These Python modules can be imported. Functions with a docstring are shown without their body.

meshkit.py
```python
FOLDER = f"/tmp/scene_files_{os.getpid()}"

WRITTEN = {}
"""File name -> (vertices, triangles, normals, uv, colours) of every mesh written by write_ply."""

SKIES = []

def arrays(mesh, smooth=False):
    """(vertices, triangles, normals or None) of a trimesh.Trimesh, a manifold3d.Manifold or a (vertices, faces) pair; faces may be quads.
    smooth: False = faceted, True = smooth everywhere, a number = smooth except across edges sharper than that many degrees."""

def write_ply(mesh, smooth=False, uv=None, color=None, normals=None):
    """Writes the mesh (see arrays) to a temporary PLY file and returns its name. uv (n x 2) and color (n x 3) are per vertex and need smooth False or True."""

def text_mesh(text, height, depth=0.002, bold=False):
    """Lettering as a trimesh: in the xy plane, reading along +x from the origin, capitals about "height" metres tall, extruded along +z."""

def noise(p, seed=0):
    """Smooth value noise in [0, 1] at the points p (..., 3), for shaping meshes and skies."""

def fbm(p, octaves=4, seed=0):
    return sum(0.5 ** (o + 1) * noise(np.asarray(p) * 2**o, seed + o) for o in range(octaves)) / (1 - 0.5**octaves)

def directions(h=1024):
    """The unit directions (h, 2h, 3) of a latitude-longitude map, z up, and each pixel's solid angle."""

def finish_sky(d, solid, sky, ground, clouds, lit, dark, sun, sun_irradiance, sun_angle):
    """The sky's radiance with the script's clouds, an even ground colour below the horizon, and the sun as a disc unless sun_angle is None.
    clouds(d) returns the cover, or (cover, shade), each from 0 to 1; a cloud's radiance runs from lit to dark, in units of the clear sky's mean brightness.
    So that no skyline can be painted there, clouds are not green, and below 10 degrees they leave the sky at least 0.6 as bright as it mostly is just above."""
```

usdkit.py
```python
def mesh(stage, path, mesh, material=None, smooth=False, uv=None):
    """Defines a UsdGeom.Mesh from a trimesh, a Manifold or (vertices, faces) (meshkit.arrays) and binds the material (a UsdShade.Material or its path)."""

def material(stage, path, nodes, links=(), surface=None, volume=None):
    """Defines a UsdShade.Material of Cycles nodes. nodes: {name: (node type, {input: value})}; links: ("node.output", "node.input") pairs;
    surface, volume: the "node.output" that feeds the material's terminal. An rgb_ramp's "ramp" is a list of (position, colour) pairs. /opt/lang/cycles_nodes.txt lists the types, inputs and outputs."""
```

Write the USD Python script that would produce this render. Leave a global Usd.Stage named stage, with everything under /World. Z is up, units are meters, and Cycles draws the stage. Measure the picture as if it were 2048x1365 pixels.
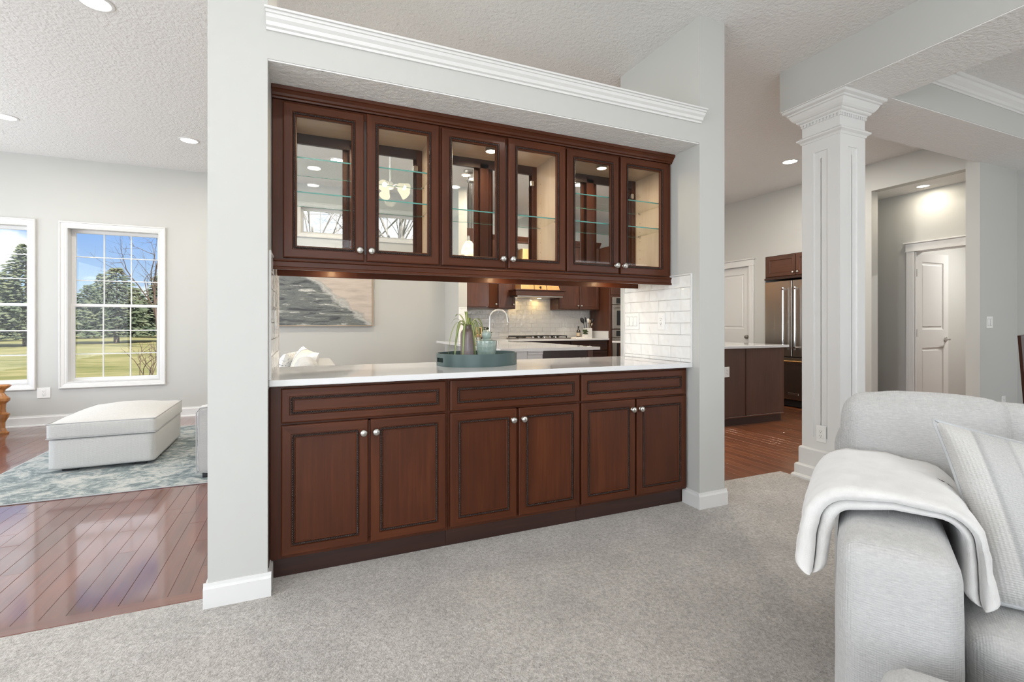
import math, random, numpy as np, trimesh, usdkit, meshkit
from pxr import Usd, UsdGeom, UsdLux, UsdShade, Gf, Sdf
from scipy.spatial import ConvexHull
from shapely.geometry import Polygon

stage = Usd.Stage.CreateInMemory()
UsdGeom.SetStageUpAxis(stage, 'Z')
UsdGeom.SetStageMetersPerUnit(stage, 1.0)
rng = np.random.default_rng(7)
random.seed(7)
PI = math.pi

# ------------------------------------------------------------------ camera
YAW = math.degrees(0.406964)
cam = UsdGeom.Camera.Define(stage, '/World/camera')
cam.CreateHorizontalApertureAttr(36.0)
cam.CreateFocalLengthAttr(959.97 / 2048 * 36.0)
cam.CreateVerticalApertureOffsetAttr(-33.74 / 2048 * 36.0)
cam.AddTranslateOp().Set((0, 0, 1.15))
cam.AddRotateXYZOp().Set((90, 0, -YAW))
cam.CreateExposureAttr(-0.05)

# ------------------------------------------------------------------ sky, sun, unseen area lights standing in for window daylight
CLX = 6.0  # cloud shift, brings unseen cloud above the windows to whiten the floor reflection
def dome():
    d = UsdLux.DomeLight.Define(stage, '/World/sky')
    m = usdkit.material(stage, '/World/Looks/sky_air', {
        "c": ("texture_coordinate", {}), "s": ("separate_xyz", {}),
        "r": ("rgb_ramp", {"ramp": [(0, (.50, .50, .46)), (.495, (.46, .5, .5)), (.5, (.80, .90, 1.0)), (.53, (.56, .76, 1.0)), (.58, (.27, .50, .98)), (.70, (.18, .38, .90)), (1, (.12, .28, .78))]}),
        "h": ("math", {"math_type": "multiply_add", "value2": .5, "value3": .5}),
        "map": ("mapping", {"scale": (2.2, 2.2, 5.0), "location": (CLX, 2.0, -.8)}),
        "n": ("noise_texture", {"scale": 1.6, "detail": 6, "roughness": .55}),
        "cr": ("rgb_ramp", {"ramp": [(.0, (0, 0, 0)), (.460, (0, 0, 0)), (.57, (.95, .95, .95)), (1, (1, 1, 1))]}),
        "x": ("mix", {"mix_type": "mix", "color2": (1.7, 1.72, 1.75)}),
        "b": ("background_shader", {"strength": 1.0})},
        [("c.generated", "s.vector"), ("s.z", "h.value1"), ("h.value", "r.fac"), ("c.generated", "map.vector"), ("map.vector", "n.vector"), ("n.fac", "cr.fac"),
         ("cr.color", "x.fac"), ("r.color", "x.color1"), ("x.color", "b.color")], surface="b.background")
    UsdShade.MaterialBindingAPI.Apply(d.GetPrim()).Bind(m)
dome()
sun = UsdLux.DistantLight.Define(stage, '/World/sun')
sun.CreateAngleAttr(0.6); sun.CreateIntensityAttr(3.0); sun.CreateNormalizeAttr(True); sun.CreateColorAttr((1.0, .95, .86))
sun.AddRotateXYZOp().Set((46, 0, 38))

def rect_light(name, loc, rot, w, h, power, col):
    l = UsdLux.RectLight.Define(stage, '/World/' + name)
    l.CreateWidthAttr(w); l.CreateHeightAttr(h); l.CreateIntensityAttr(power); l.CreateColorAttr(col)
    l.AddTranslateOp().Set(loc); l.AddRotateXYZOp().Set(rot)
# area lights out of view, placed to light the rooms like window daylight
DAY = (.90, .955, 1.0)
rect_light('daylight_rear_window', (-.9, -3.12, 1.45), (90, 0, 0), 3.4, 2.1, 5.5, DAY)
rect_light('daylight_side_window', (-4.5, -.4, 1.45), (90, 0, -90), 3.2, 2.1, 6.0, DAY)
rect_light('daylight_family_window', (-4.5, 4.7, 1.45), (90, 0, -90), 3.6, 2.1, 4.8, DAY)
rect_light('daylight_dining_window', (5.6, -3.12, 1.45), (90, 0, 0), 2.0, 1.9, 5.0, DAY)

# ------------------------------------------------------------------ helpers
NAMES = {}
def numbered(parent, name):
    k = (parent, name)
    n = NAMES.get(k, 0); NAMES[k] = n + 1
    return name if n == 0 else f'{name}_{n:03d}'
LOC = {}
def pth(parent):
    return '/World' if parent is None else str(parent.GetPath())
def tag(p, label=None, cat=None, group=None, kind=None):
    for k, v in (('label', label), ('category', cat), ('group', group), ('kind', kind)):
        if v: p.SetCustomDataByKey(k, v)
    return p
def base_of(parent):
    s = pth(parent)
    while s not in LOC and s.count('/') > 1: s = s.rsplit('/', 1)[0]
    return LOC.get(s)
def as_mesh(m):
    if isinstance(m, list): m = trimesh.util.concatenate(m)
    if isinstance(m, tuple):
        v, f = np.asarray(m[0], float), np.asarray(m[1], int)
        if f.shape[1] == 4: f = np.vstack([f[:, [0, 1, 2]], f[:, [0, 2, 3]]])
        m = trimesh.Trimesh(v, f, process=False)
    return m
def grain_uv(v, axis):
    o = [k for k in range(3) if k != axis]
    return np.stack([v[:, o[0]] + 1.0 * v[:, o[1]] + rng.uniform(0, 5), v[:, axis] + rng.uniform(0, 9)], 1)
def obj(name, m, mat, parent=None, smooth=False, grain=None, uv=None):
    """one Mesh; m in world coordinates (or in the coordinates of its thing when that thing was made with local=True)"""
    m = as_mesh(m); v = np.array(m.vertices, float); f = np.array(m.faces)
    b = base_of(parent) if parent is not None else None
    if grain is not None:
        v = v[f].reshape(-1, 3); f = np.arange(len(v)).reshape(-1, 3) if False else f
        v = np.array(m.vertices, float); uv = grain_uv(v, grain)
    if b is not None: v = v - b
    path = pth(parent) + '/' + numbered(pth(parent), name)
    p = usdkit.mesh(stage, path, trimesh.Trimesh(v, f, process=False), M[mat], smooth=False if uv is not None and smooth is not True else smooth, uv=uv)
    return p.GetPrim()
def thing(name, label=None, cat=None, loc=(0, 0, 0), rotz=0, group=None, kind=None, local=False):
    path = '/World/' + numbered('/World', name)
    x = UsdGeom.Xform.Define(stage, path); x.AddTranslateOp().Set(tuple(map(float, loc)))
    if rotz: x.AddRotateZOp().Set(rotz)
    LOC[path] = np.zeros(3) if local else np.array(loc, float)
    return tag(x.GetPrim(), label, cat, group, kind)
def dup(root, loc, rotz=0, label=None, scale=None):
    was = root.GetCustomData()
    path = '/World/' + numbered('/World', root.GetName()[:-4] if root.GetName()[-3:].isdigit() else root.GetName())
    x = UsdGeom.Xform.Define(stage, path); x.GetPrim().GetReferences().AddInternalReference(root.GetPath())
    x.ClearXformOpOrder(); x.AddTranslateOp(opSuffix='c').Set(tuple(map(float, loc))); x.AddRotateZOp(opSuffix='c').Set(float(rotz))
    if scale: x.AddScaleOp(opSuffix='c').Set(Gf.Vec3f(*scale))
    x.GetPrim().SetInstanceable(True)
    return tag(x.GetPrim(), label or was['label'], was['category'], was.get('group'))
def each(name, ms, mat, parent, **k):
    return [obj(name, m, mat, parent, **k) for m in ms]
def struct(name, m, mat, parent=None, **k):
    p = obj(name, m, mat, parent, **k)
    if parent is None: tag(p, kind='structure')
    return p

# ---- shapes
def box(x0, x1, y0, y1, z0, z1):
    v = np.array([[x, y, z] for x in (x0, x1) for y in (y0, y1) for z in (z0, z1)], float)
    f = np.array([[0, 1, 3, 2], [4, 6, 7, 5], [0, 4, 5, 1], [2, 3, 7, 6], [0, 2, 6, 4], [1, 5, 7, 3]])
    return as_mesh((v, f))
_s = np.array([[x, y, z] for x in (-1, 1) for y in (-1, 1) for z in (-1, 1)], float)
_cv = np.vstack([_s * (1, .8, .8), _s * (.8, 1, .8), _s * (.8, .8, 1)])
_h = ConvexHull(_cv)
_cf = np.array([s if np.dot(np.cross(_cv[s[1]] - _cv[s[0]], _cv[s[2]] - _cv[s[0]]), _cv[s].mean(0)) > 0 else s[::-1] for s in _h.simplices])
def cbox(x0, x1, y0, y1, z0, z1, c=.003):
    h = np.array([x1 - x0, y1 - y0, z1 - z0]) / 2; ctr = np.array([x0 + x1, y0 + y1, z0 + z1]) / 2
    c = min(c, h.min() * .6)
    v = np.vstack([_s * (h - [0, c, c]), _s * (h - [c, 0, c]), _s * (h - [c, c, 0])]) + ctr
    return trimesh.Trimesh(v, _cf, process=False)
def prism(poly, a, b, axis=0):
    """extrude a 2D polygon along axis from a to b. axis 0: poly in (y,z); 1: (x,z); 2: (x,y)"""
    m = trimesh.creation.extrude_polygon(Polygon(poly), b - a, engine='earcut')
    v = np.array(m.vertices); o = np.zeros_like(v)
    k = {0: (1, 2, 0), 1: (0, 2, 1), 2: (0, 1, 2)}[axis]
    o[:, k[0]], o[:, k[1]], o[:, k[2]] = v[:, 0], v[:, 1], v[:, 2] + a
    f = m.faces[:, ::-1] if axis == 1 else m.faces
    return trimesh.Trimesh(o, f, process=False)
def tube(pts, r, n=10, caps=True):
    pts = np.asarray(pts, float); k = len(pts); r = np.broadcast_to(np.asarray(r, float), (k,))
    t = np.gradient(pts, axis=0); t /= np.linalg.norm(t, axis=1, keepdims=True) + 1e-12
    a = np.array([0, 0, 1.]) if abs(t[0][2]) < .9 else np.array([1., 0, 0])
    u = np.cross(t[0], a); u /= np.linalg.norm(u); U = []
    for i in range(k):
        u = u - t[i] * (u @ t[i]); u /= np.linalg.norm(u) + 1e-12; U.append(u)
    U = np.array(U); W = np.cross(t, U)
    th = np.arange(n) / n * 2 * PI
    v = (pts[:, None] + r[:, None, None] * (U[:, None] * np.cos(th)[None, :, None] + W[:, None] * np.sin(th)[None, :, None])).reshape(-1, 3)
    f = []
    i = np.arange(k - 1)[:, None] * n; j = np.arange(n)[None]; j2 = (j + 1) % n
    q = np.stack([i + j, i + j2, i + n + j2, i + n + j], -1).reshape(-1, 4)
    f = np.vstack([q[:, [0, 1, 2]], q[:, [0, 2, 3]]])
    if caps:
        c0, c1 = len(v), len(v) + 1
        v = np.vstack([v, pts[:1], pts[-1:]])
        jj = np.arange(n); f = np.vstack([f, np.stack([np.full(n, c0), (jj + 1) % n, jj], 1), np.stack([np.full(n, c1), (k - 1) * n + jj, (k - 1) * n + (jj + 1) % n], 1)])
    return trimesh.Trimesh(v, f, process=False)
def lathe(prof, n=32, at=(0, 0, 0), axis='z'):
    prof = np.asarray(prof, float); k = len(prof); th = np.arange(n) / n * 2 * PI
    v = np.stack([prof[:, None, 0] * np.cos(th), prof[:, None, 0] * np.sin(th), np.repeat(prof[:, 1:2], n, 1)], -1).reshape(-1, 3)
    i = np.arange(k - 1)[:, None] * n; j = np.arange(n)[None]; j2 = (j + 1) % n
    q = np.stack([i + j, i + j2, i + n + j2, i + n + j], -1).reshape(-1, 4)
    if axis == 'y-': v = np.stack([v[:, 0], -v[:, 2], v[:, 1]], 1)      # profile height goes towards -y
    if axis == 'y+': v = np.stack([-v[:, 0], v[:, 2], v[:, 1]], 1)
    if axis == 'x-': v = np.stack([-v[:, 2], -v[:, 0], v[:, 1]], 1)
    return as_mesh((v + np.asarray(at, float), q))
def ring(x0, x1, z0, z1, prof, axis='y'):
    """mitred picture-frame: prof = [(inset, depth coordinate)], in the xz plane (axis y) ; axis 'x': in the yz plane"""
    P = []
    for a, h in prof: P.append([[x0 + a, h, z0 + a], [x1 - a, h, z0 + a], [x1 - a, h, z1 - a], [x0 + a, h, z1 - a]])
    P = np.array(P, float); V, F, side = [], [], []
    for s in range(4):
        s2 = (s + 1) % 4
        for i in range(len(prof) - 1):
            b = len(V); V += [P[i, s], P[i, s2], P[i + 1, s2], P[i + 1, s]]; F.append([b, b + 1, b + 2, b + 3]); side += [s] * 4
    V = np.array(V)
    if axis == 'x': V = V[:, [1, 0, 2]]; F = [f[::-1] for f in F]
    m = as_mesh((V, np.array(F)))
    return m, np.array(side)
def ring_uv(m, side, axis='y'):
    v = np.array(m.vertices); o = rng.uniform(0, 9, 4); h = v[:, 0] if axis == 'y' else v[:, 1]
    horiz = (side % 2 == 0)
    return np.where(horiz[:, None], np.stack([v[:, 2] + o[side], h + o[side]], 1), np.stack([h + o[side], v[:, 2] + o[side]], 1))
def rope_rect(x0, x1, z0, z1, y, r=.0050, pitch=.021, lobes=2, flip=1):
    out = []
    for a, b in (((x0, z0), (x1, z0)), ((x1, z0), (x1, z1)), ((x1, z1), (x0, z1)), ((x0, z1), (x0, z0))):
        a, b = np.array(a), np.array(b); L = np.linalg.norm(b - a); n = max(6, int(L / .0027)); s = np.linspace(0, L, n + 1)
        d = (b - a) / L; p = np.stack([a[0] + d[0] * s, np.full(n + 1, y), a[1] + d[1] * s], 1)
        th = np.arange(8) / 8 * 2 * PI
        rad = r * (.62 + .52 * np.abs(np.sin(lobes / 2 * th[None] * 1.0 - 2 * PI * s[:, None] / pitch * lobes / 2)))
        u = np.array([0, -1.0 * flip, 0]); w = np.array([-d[1], 0, d[0]])
        v = (p[:, None] + rad[..., None] * (np.cos(th)[None, :, None] * u + np.sin(th)[None, :, None] * w)).reshape(-1, 3)
        i = np.arange(n)[:, None] * 8; j = np.arange(8)[None]; j2 = (j + 1) % 8
        q = np.stack([i + j, i + j2, i + 8 + j2, i + 8 + j], -1).reshape(-1, 4)
        m = as_mesh((v, q)); c = m.triangles_center[:8] - p[0]
        if np.mean(np.sum(m.face_normals[:8] * c, 1)) < 0: m = trimesh.Trimesh(m.vertices, m.faces[:, ::-1], process=False)
        out.append(m)
    return trimesh.util.concatenate(out)
def soft_box(sx, sy, sz, r=.05, puff=(0, 0, 0), n=12, seed=0, bump=.004, freq=6.0, pinch=0):
    """upholstered block centred on x, y and standing on z = 0: rounded edges (r), faces bulging by puff"""
    g = np.linspace(-1, 1, n + 1); g = np.sign(g) * np.abs(g) ** .8
    A, B = np.meshgrid(g, g, indexing='ij'); V, F = [], []
    for ax in range(3):
        for s in (-1, 1):
            P = np.zeros((n + 1, n + 1, 3)); o = [k for k in range(3) if k != ax]
            P[..., ax] = s; P[..., o[0]] = A; P[..., o[1]] = B
            b = sum(len(x) for x in V); V.append(P.reshape(-1, 3))
            i, j = np.meshgrid(np.arange(n), np.arange(n), indexing='ij'); q = np.stack([i * (n + 1) + j, (i + 1) * (n + 1) + j, (i + 1) * (n + 1) + j + 1, i * (n + 1) + j + 1], -1).reshape(-1, 4) + b
            if (s > 0) == (ax == 1): q = q[:, ::-1]
            F.append(q)
    V = np.vstack(V); F = np.vstack(F); h = np.array([sx, sy, sz]) / 2
    X = V * h; inner = np.clip(X, -(h - r), h - r); d = X - inner; L = np.linalg.norm(d, axis=1, keepdims=True)
    X = inner + np.where(L > 1e-9, d / np.maximum(L, 1e-9) * np.minimum(r, L * 9), 0)
    for k in range(3):
        o = [q for q in range(3) if q != k]
        X[:, k] += puff[k] * np.sign(V[:, k]) * (np.abs(V[:, k]) > .98) * (1 - V[:, o[0]] ** 2) * (1 - V[:, o[1]] ** 2)
    if pinch: X += (-V * pinch) * ((np.abs(V).sum(1) - 2).clip(0)[:, None] * -1)
    if bump: X += (np.stack([meshkit.fbm(X * freq + 11.3 * k + seed, 3, seed + k) for k in range(3)], 1) - .5) * 2 * bump
    X[:, 2] += h[2]
    m = as_mesh((X, F)); m.merge_vertices(digits_vertex=5); return m
def pillow(TL, TR, BL, BR, thick=.12, n=26, seed=0, curve=.06):
    TL, TR, BL, BR = map(lambda p: np.array(p, float), (TL, TR, BL, BR))
    u = np.linspace(0, 1, n + 1); U, W = np.meshgrid(u, u, indexing='ij')
    a, b = 2 * U - 1, 2 * W - 1
    pa, pb = a * (1 - curve * (1 - b ** 2) * 0 - curve * (1 - np.abs(b) ** 2)), b * (1 - curve * (1 - np.abs(a) ** 2))
    uu, ww = (pa + 1) / 2, (pb + 1) / 2
    base = ((1 - uu) * (1 - ww))[..., None] * BL + (uu * (1 - ww))[..., None] * BR + ((1 - uu) * ww)[..., None] * TL + (uu * ww)[..., None] * TR
    nrm = np.cross(BR - BL, TL - BL); nrm /= np.linalg.norm(nrm)
    t = thick * ((1 - np.abs(a) ** 3.0).clip(0) * (1 - np.abs(b) ** 3.0).clip(0)) ** .55
    t = t * (1 + .16 * (meshkit.fbm(base * 7 + seed, 3, seed) - .5)) + .006
    t[0, :] = t[-1, :] = t[:, 0] = t[:, -1] = 0
    F, Bk = base + nrm * t[..., None] * .55, base - nrm * t[..., None] * .45
    v = np.vstack([F.reshape(-1, 3), Bk.reshape(-1, 3)])
    i, j = np.meshgrid(np.arange(n), np.arange(n), indexing='ij'); k = n + 1
    q = np.stack([i * k + j, (i + 1) * k + j, (i + 1) * k + j + 1, i * k + j + 1], -1).reshape(-1, 4)
    m = as_mesh((v, np.vstack([q, q[:, ::-1] + k * k])))
    uv = np.concatenate([np.stack([U, W], -1).reshape(-1, 2)] * 2)
    return m, uv
def arc(c, r, a0, a1, n, plane='xz', fixed=0):
    t = np.linspace(a0, a1, n)
    if plane == 'xz': return np.stack([c[0] + r * np.cos(t), np.full(n, fixed), c[1] + r * np.sin(t)], 1)
def holed(lo, hi, y0, y1, z0, z1, holes, axis=0):
    """wall along axis (0: x, 1: y) of thickness y0..y1 with rectangular holes (a0, a1, z0, z1)"""
    xs = sorted({lo, hi, *[h[0] for h in holes], *[h[1] for h in holes]}); zs = sorted({z0, z1, *[h[2] for h in holes], *[h[3] for h in holes]}); out = []
    for a, b in zip(xs, xs[1:]):
        run = None
        for c, d in zip(zs, zs[1:]):
            if any(h[0] <= (a + b) / 2 <= h[1] and h[2] <= (c + d) / 2 <= h[3] for h in holes): continue
            out.append(box(a, b, y0, y1, c, d) if axis == 0 else box(y0, y1, a, b, c, d))
    return out
def moved(m, t=(0, 0, 0), rz=0, rx=0, ry=0):
    m = as_mesh(m).copy()
    for ang, ax in ((rx, [1, 0, 0]), (ry, [0, 1, 0]), (rz, [0, 0, 1])):
        if ang: m.apply_transform(trimesh.transformations.rotation_matrix(math.radians(ang), ax))
    m.apply_translation(t); return m

# ------------------------------------------------------------------ materials
M = {}
def mat(name, nodes, links, surface='p.BSDF'):
    M[name] = usdkit.material(stage, '/World/Looks/' + name, nodes, links, surface=surface)
def plain(name, col, rough=.5, metal=0., coat=0., spec=None, **k):
    d = {"base_color": col, "roughness": rough, "metallic": metal, **k}
    if coat: d.update(coat_weight=coat, coat_roughness=.12)
    mat(name, {"p": ("principled_bsdf", d)}, [])
def bumpy(name, col, rough, scale, strength, dist, detail=3, col2=None, cscale=None, coat=0, stretch=(1, 1, 1), **k):
    n = {"g": ("geometry", {}), "m": ("mapping", {"scale": stretch}), "n": ("noise_texture", {"scale": scale, "detail": detail, "roughness": .6}), "b": ("bump", {"strength": strength, "distance": dist}),
         "p": ("principled_bsdf", {"base_color": col, "roughness": rough, "coat_weight": coat, **k})}
    l = [("g.position", "m.vector"), ("m.vector", "n.vector"), ("n.fac", "b.height"), ("b.normal", "p.normal")]
    if col2:
        n["n2"] = ("noise_texture", {"scale": cscale or scale, "detail": 4}); n["r"] = ("rgb_ramp", {"ramp": [(.3, col), (.7, col2)]})
        l += [("m.vector", "n2.vector"), ("n2.fac", "r.fac"), ("r.color", "p.base_color")]
    mat(name, n, l)
def wood(name, dark, mid, light, rough=.32, coat=.3, su=55, sv=2.2, var=.12, bump=.12, coat_rough=.12, **kw):
    mat(name, {"uv": ("uvmap", {"attribute": "st"}), "m": ("mapping", {"scale": (su, sv, 1)}), "m2": ("mapping", {"scale": (7, 1.6, 1)}),
        "n": ("noise_texture", {"scale": 1, "detail": 5, "roughness": .65, "distortion": .5}), "n2": ("noise_texture", {"scale": 1, "detail": 3}),
        "mx": ("math", {"math_type": "multiply_add", "value2": .5, "value3": .0}), "ad": ("math", {"math_type": "multiply_add", "value2": .5}),
        "r": ("rgb_ramp", {"ramp": [(.28, dark), (.5, mid), (.72, light)]}), "oi": ("object_info", {}), "vr": ("map_range", {"to_min": 1 - var, "to_max": 1 + var}),
        "h": ("hsv", {}), "b": ("bump", {"strength": bump, "distance": .002}), "p": ("principled_bsdf", {"roughness": rough, "coat_weight": coat, "coat_roughness": coat_rough, **kw})},
        [("uv.UV", "m.vector"), ("uv.UV", "m2.vector"), ("m.vector", "n.vector"), ("m2.vector", "n2.vector"), ("n.fac", "mx.value1"), ("n2.fac", "ad.value1"), ("mx.value", "ad.value3"), ("ad.value", "r.fac"),
         ("oi.random", "vr.value"), ("vr.result", "h.value"), ("r.color", "h.color"), ("h.color", "p.base_color"), ("n.fac", "b.height"), ("b.normal", "p.normal")])
def fabric(name, c1, c2, scale=900, strength=.5, rough=.9, blotch=None, sheen=.3, lines=260):
    """woven cloth: two crossed thread waves in object space plus slub noise"""
    mat(name, {"t": ("texture_coordinate", {}), "w1": ("wave_texture", {"bands_direction": "x", "scale": lines, "distortion": 1.2, "detail": 1}), "w2": ("wave_texture", {"bands_direction": "z", "scale": lines, "distortion": 1.2, "detail": 1}),
        "w3": ("wave_texture", {"bands_direction": "y", "scale": lines, "distortion": 1.2, "detail": 1}), "a": ("math", {"math_type": "add"}), "a2": ("math", {"math_type": "add"}),
        "ms": ("mapping", {"scale": (1, 1, 6)}), "n": ("noise_texture", {"scale": 70, "detail": 5, "roughness": .7}), "r": ("rgb_ramp", {"ramp": [(.3, c1), (.7, c2)]}),
        "hm": ("math", {"math_type": "multiply_add", "value2": .25}), "b": ("bump", {"strength": strength, "distance": .003}), "p": ("principled_bsdf", {"roughness": rough, "sheen_weight": sheen, "specular_ior_level": .2})},
        [("t.object", "w1.vector"), ("t.object", "w2.vector"), ("t.object", "w3.vector"), ("w1.fac", "a.value1"), ("w2.fac", "a.value2"), ("a.value", "a2.value1"), ("w3.fac", "a2.value2"), ("t.object", "ms.vector"), ("ms.vector", "n.vector"),
         ("n.fac", "r.fac"), ("r.color", "p.base_color"), ("a2.value", "hm.value1"), ("n.fac", "hm.value3"), ("hm.value", "b.height"), ("b.normal", "p.normal")])
def emit(name, col, strength): mat(name, {"e": ("emission", {"color": col, "strength": strength})}, [], surface='e.emission')

bumpy('paint_grey', (.50, .50, .48), .6, 220, .05, .002)
bumpy('paint_ceiling', (.76, .755, .745), .85, 40, .6, .017, detail=4, stretch=(1, 1, 1))
plain("paint_white", (.68, .675, .665), .38)
wood('cherry', (.042, .0102, .0032), (.067, .0168, .0050), (.100, .0275, .0085), rough=.42, coat=.04, var=.10, bump=.05, specular_ior_level=.25)
wood('cherry_dark', (.016, .0055, .0038), (.032, .010, .006), (.055, .018, .010), rough=.4, coat=.15, bump=.05)
wood('cherry_kitchen', (.044, .0128, .0056), (.080, .0245, .0105), (.125, .042, .018), rough=.40, coat=.2, bump=.05)
wood('island_wood', (.050, .020, .012), (.075, .031, .019), (.10, .043, .027), rough=.42, coat=.1, su=160, sv=3, bump=.1)
wood('maple', (.52, .37, .24), (.60, .45, .31), (.68, .52, .38), rough=.4, coat=.2, su=30, bump=.03)
wood('floor_wood', (.060, .0115, .005), (.115, .025, .010), (.170, .045, .018), rough=.34, coat=1.0, su=60, sv=2.4, var=.18, bump=.10, coat_rough=.07, coat_ior=1.6)
wood('floor_wood_kitchen', (.110, .030, .009), (.185, .058, .020), (.260, .090, .034), rough=.32, coat=.6, su=60, sv=2.4, var=.16, bump=.12, coat_rough=.12)
plain('rope_glaze', (.020, .009, .006), .38, specular_ior_level=.35)
plain('gap_dark', (.012, .007, .006), .6)
bumpy('quartz', (.72, .72, .725), .035, 3, .0, .001, col2=(.70, .70, .705), cscale=2.2)
plain('nickel', (.54, .53, .50), .28, metal=1.)
plain('chrome', (.75, .75, .76), .12, metal=1.)
mat('steel', {"g": ("geometry", {}), "m": ("mapping", {"scale": (6, 6, .25)}), "n": ("noise_texture", {"scale": 1.0, "detail": 2}), "b": ("bump", {"strength": .25, "distance": .03}), "p": ("principled_bsdf", {"base_color": (.46, .42, .38), "metallic": 1.0, "roughness": .27})},
    [("g.position", "m.vector"), ("m.vector", "n.vector"), ("n.fac", "b.height"), ("b.normal", "p.normal")])
bumpy('tile_white', (.76, .755, .74), .05, 16, .5, .022, detail=1)
plain('grout', (.62, .60, .57), .9)
def clear_glass(name, tint, f0, f1):
    mat(name, {"lw": ("layer_weight", {"blend": .5}), "pw": ("math", {"math_type": "power", "value2": 5.0}), "mr": ("map_range", {"to_min": f0, "to_max": f1}), "t": ("transparent_bsdf", {"color": tint}), "g": ("glossy_bsdf", {"color": (1, 1, 1), "roughness": .0}), "x": ("mix_closure", {})},
        [("lw.facing", "pw.value1"), ("pw.value", "mr.value"), ("mr.result", "x.fac"), ("t.BSDF", "x.closure1"), ("g.BSDF", "x.closure2")], surface='x.closure')
clear_glass('pane', (.985, .992, .99), .010, .35)
clear_glass('shelf_glass', (.955, .98, .97), .025, .55)
plain('glass_edge', (.10, .32, .27), .15, coat=.5)
plain('plate_white', (.78, .775, .76), .35)
plain('slot_dark', (.03, .03, .03), .5)
plain('black', (.012, .012, .013), .4)
mat('carpet', {"g": ("geometry", {}), "v": ("voronoi_texture", {"scale": 150, "feature": "f1"}), "n": ("noise_texture", {"scale": 300, "detail": 3, "roughness": .7}), "n2": ("noise_texture", {"scale": 3.2, "detail": 4, "roughness": .6}),
    "n3": ("noise_texture", {"scale": 90, "detail": 2}), "r": ("rgb_ramp", {"ramp": [(.34, (.28, .255, .23)), (.5, (.485, .452, .42)), (.66, (.67, .635, .60))]}), "r2": ("rgb_ramp", {"ramp": [(.3, (.84, .84, .84)), (.7, (1.06, 1.06, 1.06))]}),
    "mx": ("mix", {"mix_type": "multiply", "fac": 1.0}), "ad": ("math", {"math_type": "subtract"}), "b": ("bump", {"strength": .6, "distance": .008}), "av": ("math", {"math_type": "multiply_add", "value2": .5}), "hv": ("math", {"math_type": "multiply", "value2": .5}), "p": ("principled_bsdf", {"roughness": 1.0, "sheen_weight": .3, "specular_ior_level": .1})},
    [("g.position", "v.vector"), ("g.position", "n.vector"), ("g.position", "n2.vector"), ("g.position", "n3.vector"), ("n3.fac", "hv.value1"), ("n.fac", "av.value1"), ("hv.value", "av.value3"), ("av.value", "r.fac"), ("n2.fac", "r2.fac"), ("r.color", "mx.color1"), ("r2.color", "mx.color2"), ("mx.color", "p.base_color"),
     ("n.fac", "ad.value1"), ("v.distance", "ad.value2"), ("ad.value", "b.height"), ("b.normal", "p.normal")])
fabric('sofa_cloth', (.37, .365, .36), (.48, .475, .465), lines=62, strength=.6)
fabric('ottoman_cloth', (.47, .465, .455), (.56, .555, .54), lines=62, strength=.4)
fabric('family_cloth', (.42, .42, .41), (.52, .515, .505), lines=62, strength=.4)
bumpy('fleece', (.53, .515, .50), .95, 420, .35, .003, detail=3, col2=(.60, .59, .575), cscale=20, sheen_weight=.7)
bumpy('pillow_white', (.72, .70, .66), .9, 300, .3, .002, col2=(.80, .78, .75), cscale=12)
plain('piping', (.40, .405, .41), .85)
plain('tray_paint', (.058, .095, .092), .42)
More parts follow.
